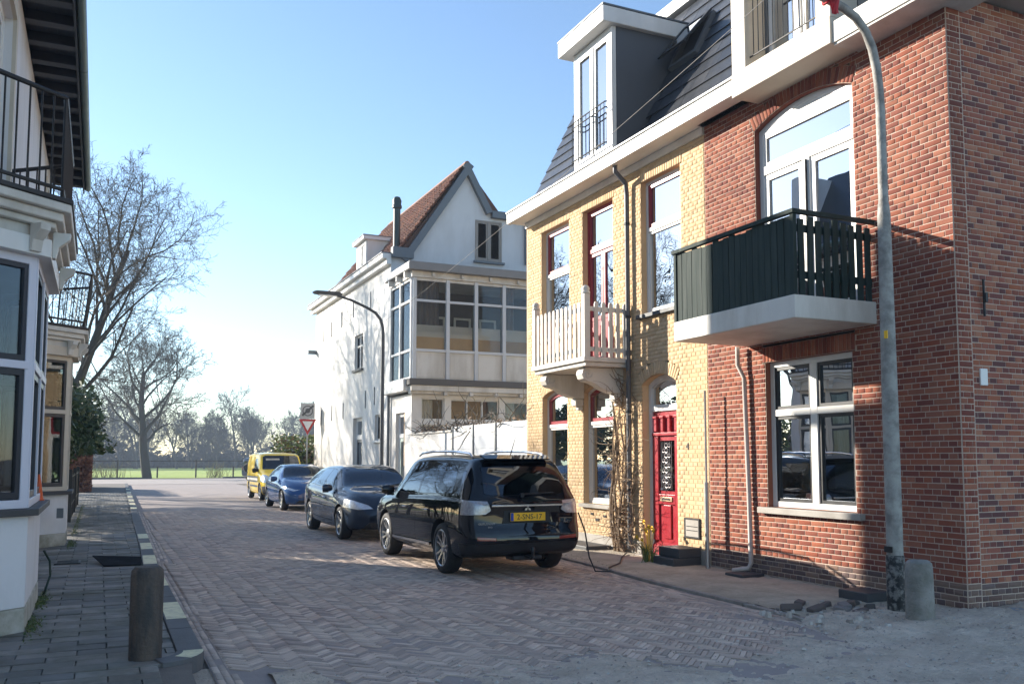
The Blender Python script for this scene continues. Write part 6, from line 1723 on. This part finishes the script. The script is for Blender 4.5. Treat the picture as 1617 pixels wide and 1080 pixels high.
# black rubber mat lying on the pavement, drain grate, toy cone
fm_ = MB()
fm_.add([(-.03, 14.6, PAVZ + .10), (.62, 14.25, PAVZ + .09), (.60, 13.85, PAVZ + .02), (.12, 13.9, PAVZ + .02), (-.03, 14.6, PAVZ + .085), (.62, 14.25, PAVZ + .075), (.60, 13.85, PAVZ + .005), (.12, 13.9, PAVZ + .005)],
        [(0, 3, 2, 1), (4, 5, 6, 7), (0, 1, 5, 4), (1, 2, 6, 5), (2, 3, 7, 6), (3, 0, 4, 7)])
tag(fm_.build('rubber_ramp', mat('black_rubber', (.006, .006, .007), .8, .2, 9, .3, 60, spec=.1), bevel=.004), 'black rubber kerb ramp lying on the left pavement behind the bollard', 'ramp')
dg_ = thing('drain_grate', 'small black drain grate beside the second bay base', 'drain', (-.35, 14.6, PAVZ))
MB().ring([(-.52, 14.45), (-.18, 14.45), (-.18, 14.85), (-.52, 14.85)], [(-.49, 14.48), (-.21, 14.48), (-.21, 14.82), (-.49, 14.82)], 0, .012).build('frame', BLACKM, dg_, Matrix(((1, 0, 0, 0), (0, 0, 1, 0), (0, 1, 0, PAVZ + .004), (0, 0, 0, 1))))
for i in range(6): MB().box(-.49, -.21, 14.5 + i * .055, 14.53 + i * .055, PAVZ + .002, PAVZ + .012).build('bar', BLACKM, dg_)
tcn = thing('orange_cone', 'small orange cone standing at the end of the first bay sill', 'cone', (-.60, 10.7, 1.17))
MB().lathe([(.055, 0), (.05, .02), (.012, .27), (.0, .275)], 14, (-.56, 10.72, 1.17)).build('cone', mat('cone_orange', (.65, .10, .02), .5), tcn, smooth=True)
MB().box(-.62, -.50, 10.66, 10.78, 1.17, 1.182).build('base', MATS['cone_orange'], tcn)
# low metal fence along the garden
gf = thing('garden_railing', 'low dark metal railing in front of the evergreen shrub', 'fence', (-.58, 28, PAVZ))
for z in (.35, 1.05): MB().box(-.60, -.57, 24.0, 33.0, PAVZ + z, PAVZ + z + .035).build('rail', BLACKM, gf)
y = 24.1
while y < 33: MB().lathe([(.011, 0), (.011, 1.12)], 6, (-.585, y, PAVZ)).build('bar', BLACKM, gf); y += .14
for y in (24.0, 28.5, 33.0): MB().box(-.63, -.54, y - .045, y + .045, PAVZ, PAVZ + 1.25).build('post', BLACKM, gf)
# field fence
ff = thing('field_fence', 'thin post and rail fence between the cross road and the green field', 'fence', (10, 82, 0))
for i in range(22):
    x = -14 + i * 3.1; MB().box(x - .06, x + .06, 81.9, 82.02, 0, 1.55 if i % 2 else 1.0).build('post', mat('fence_wood', (.06, .05, .042), .9), ff)
for z in (1.42, .95):
    MB().box(-14, 51, 81.96, 81.99, z, z + (.06 if z > 1 else .03)).build('rail', MATS['fence_wood'], ff)
# loose blocks and bricks by the corner
lb = thing('kerb_block', 'loose hollow grey stone block at the foot of the red brick wall', 'block', (7.75, 7.7, 0))
MB().box(7.62, 7.95, 7.35, 7.78, .03, .15).build('block', STONE, lb, bevel=.01)
sb_ = MB().box(7.70, 8.08, 9.55, 9.90, .03, .09).build('splash_block', STONE, None, bevel=.01)
tag(sb_, 'flat dark splash stone below the pale rainwater pipe', 'stone')
rr_ = random.Random(99)
spots = [(7.00, 7.35, .2), (7.12, 7.18, 1.1), (6.85, 7.55, .6), (7.25, 7.28, 2.2), (6.75, 7.2, .1), (7.30, 7.02, .9), (6.95, 7.05, 1.7), (7.42, 7.35, .4), (6.6, 7.4, 2.5), (7.05, 6.9, 2.9)]
brk = MB().box(-.10, .10, -.05, .05, -.03, .03).mesh('brick'); brk.materials.append(mat('loose_brick', None, .9, .2, 9, .5, palette=[(.10, .09, .085), (.16, .12, .10), (.22, .20, .19), (.13, .10, .09)]))
for i, (x, y, a) in enumerate(spots):
    o = bpy.data.objects.new('loose_brick', brk); COL.objects.link(o); o.location = (x, y, .06 + .02 * rr_.random()); o.rotation_euler = (rr_.uniform(-.25, .25), rr_.uniform(-.25, .25), a); s = rr_.uniform(.7, 1.1); o.scale = (s, s, s * 1.1)
    md = o.modifiers.new('bevel', 'BEVEL'); md.width = .012; md.segments = 2
    tag(o, 'loose dark brick in the small heap beside the lamp post', 'brick', 'loose bricks by the lamp post')
rub = leaf_cloud(1, lambda r: None, 1, 1)
for _ in range(4500):
    x, y = rr_.gauss(6.9, .7), rr_.gauss(6.75, .55)
    if rr_.random() < .8: x, y = rr_.uniform(1.2, 10), rr_.uniform(4.4, 6.8)
    if rr_.random() < .25: x, y = rr_.uniform(6.8, 8.1), rr_.uniform(7.0, 13.5)
    if x > 8.08 and y > 6.4: continue
    s = abs(rr_.gauss(0, .007)) + .003; z = max(hs(x, y), .015) if y < 7 else .04
    rub.add([(x - s, y, z), (x, y - s, z), (x + s * 1.2, y, z), (x, y + s, z), (x + rr_.gauss(0, s * .4), y, z + s * .8)], [(0, 1, 4), (1, 2, 4), (2, 3, 4), (3, 0, 4)])
for _ in range(110):
    x, y, s = rr_.gauss(7.0, .42), rr_.gauss(7.0, .28), rr_.uniform(.015, .05)
    if x > 8.0: continue
    n_ = [(x + s * rr_.uniform(.6, 1.2) * math.cos(t), y + s * rr_.uniform(.6, 1.2) * math.sin(t)) for t in (0, 1.2, 2.5, 3.8, 5.1)]
    h_ = s * rr_.uniform(.5, 1.0)
    rub.add([(a, b, .03) for a, b in n_] + [(x + (a - x) * .65, y + (b - y) * .65, .045 + h_ * rr_.uniform(.8, 1.1)) for a, b in n_], [(0, 1, 6, 5), (1, 2, 7, 6), (2, 3, 8, 7), (3, 4, 9, 8), (4, 0, 5, 9), (5, 6, 7, 8, 9)])
tag(rub.build('gravel', mat('grit', None, .9, .2, 20, .3, palette=[(.42, .37, .32), (.26, .22, .19), (.50, .46, .41), (.34, .28, .24)])), 'grit and small rubble scattered over the bare sand', 'gravel', kind='stuff')
tag(MB().box(8.5, 9.9, 5.9, 6.42, .03, .075).build('stone_slab', mat('slab_grey', (.30, .31, .33), .7, .15, 5, .3), bevel=.01), 'flat grey stone slab at the foot of the brown side wall', 'slab')
ms = MB().box(7.60, 8.10, 13.5, 14.6, .03, .12).build('stone_ledge', STONE, None, bevel=.012)
tag(ms, 'low dark stone ledge below the yellow house window', 'ledge')
# overhead wires between the lamps and the house fronts
def wire(a, b, sag, label, r=.006):
    a, b = Vector(a), Vector(b); pts = []
    for i in range(25):
        t = i / 24; p = a.lerp(b, t); p.z -= sag * 4 * t * (1 - t); pts.append(p)
    t_ = MB().tube(pts, r, 5, False).build('overhead_wire', mat('wire_grey', (.12, .115, .11), .6)); tag(t_, label, 'wire', 'overhead wires')
wire((7.0, 23.7, 5.35), (6.6, 7.0, 6.8), .12, 'overhead wire running from the far lamp up to the near lamp arm', .0038)
wire((6.6, 20.0, 5.1), (8.1, 6.7, 5.1), .25, 'thin overhead wire slung low across the red brick front') if False else None
# ------------------------------------------------------------------ haze
hz = MB().box(-150, 260, -30, 200, -1.0, 17.2).build('haze', mat('tmp_haze', (1, 1, 1))); hz['kind'] = 'stuff'
hm = bpy.data.materials.new('haze_air'); hm.use_nodes = True; nt = hm.node_tree; nt.nodes.clear()
ov = nt.nodes.new('ShaderNodeOutputMaterial'); pvn = nt.nodes.new('ShaderNodeVolumePrincipled')
pvn.inputs['Color'].default_value = (.74, .85, 1, 1); pvn.inputs['Density'].default_value = .0013; pvn.inputs['Anisotropy'].default_value = .0
nt.links.new(pvn.outputs[0], ov.inputs['Volume'])
hz.data.materials.clear(); hz.data.materials.append(hm)
tag(hz, 'pale blue winter haze over street and field', 'haze')
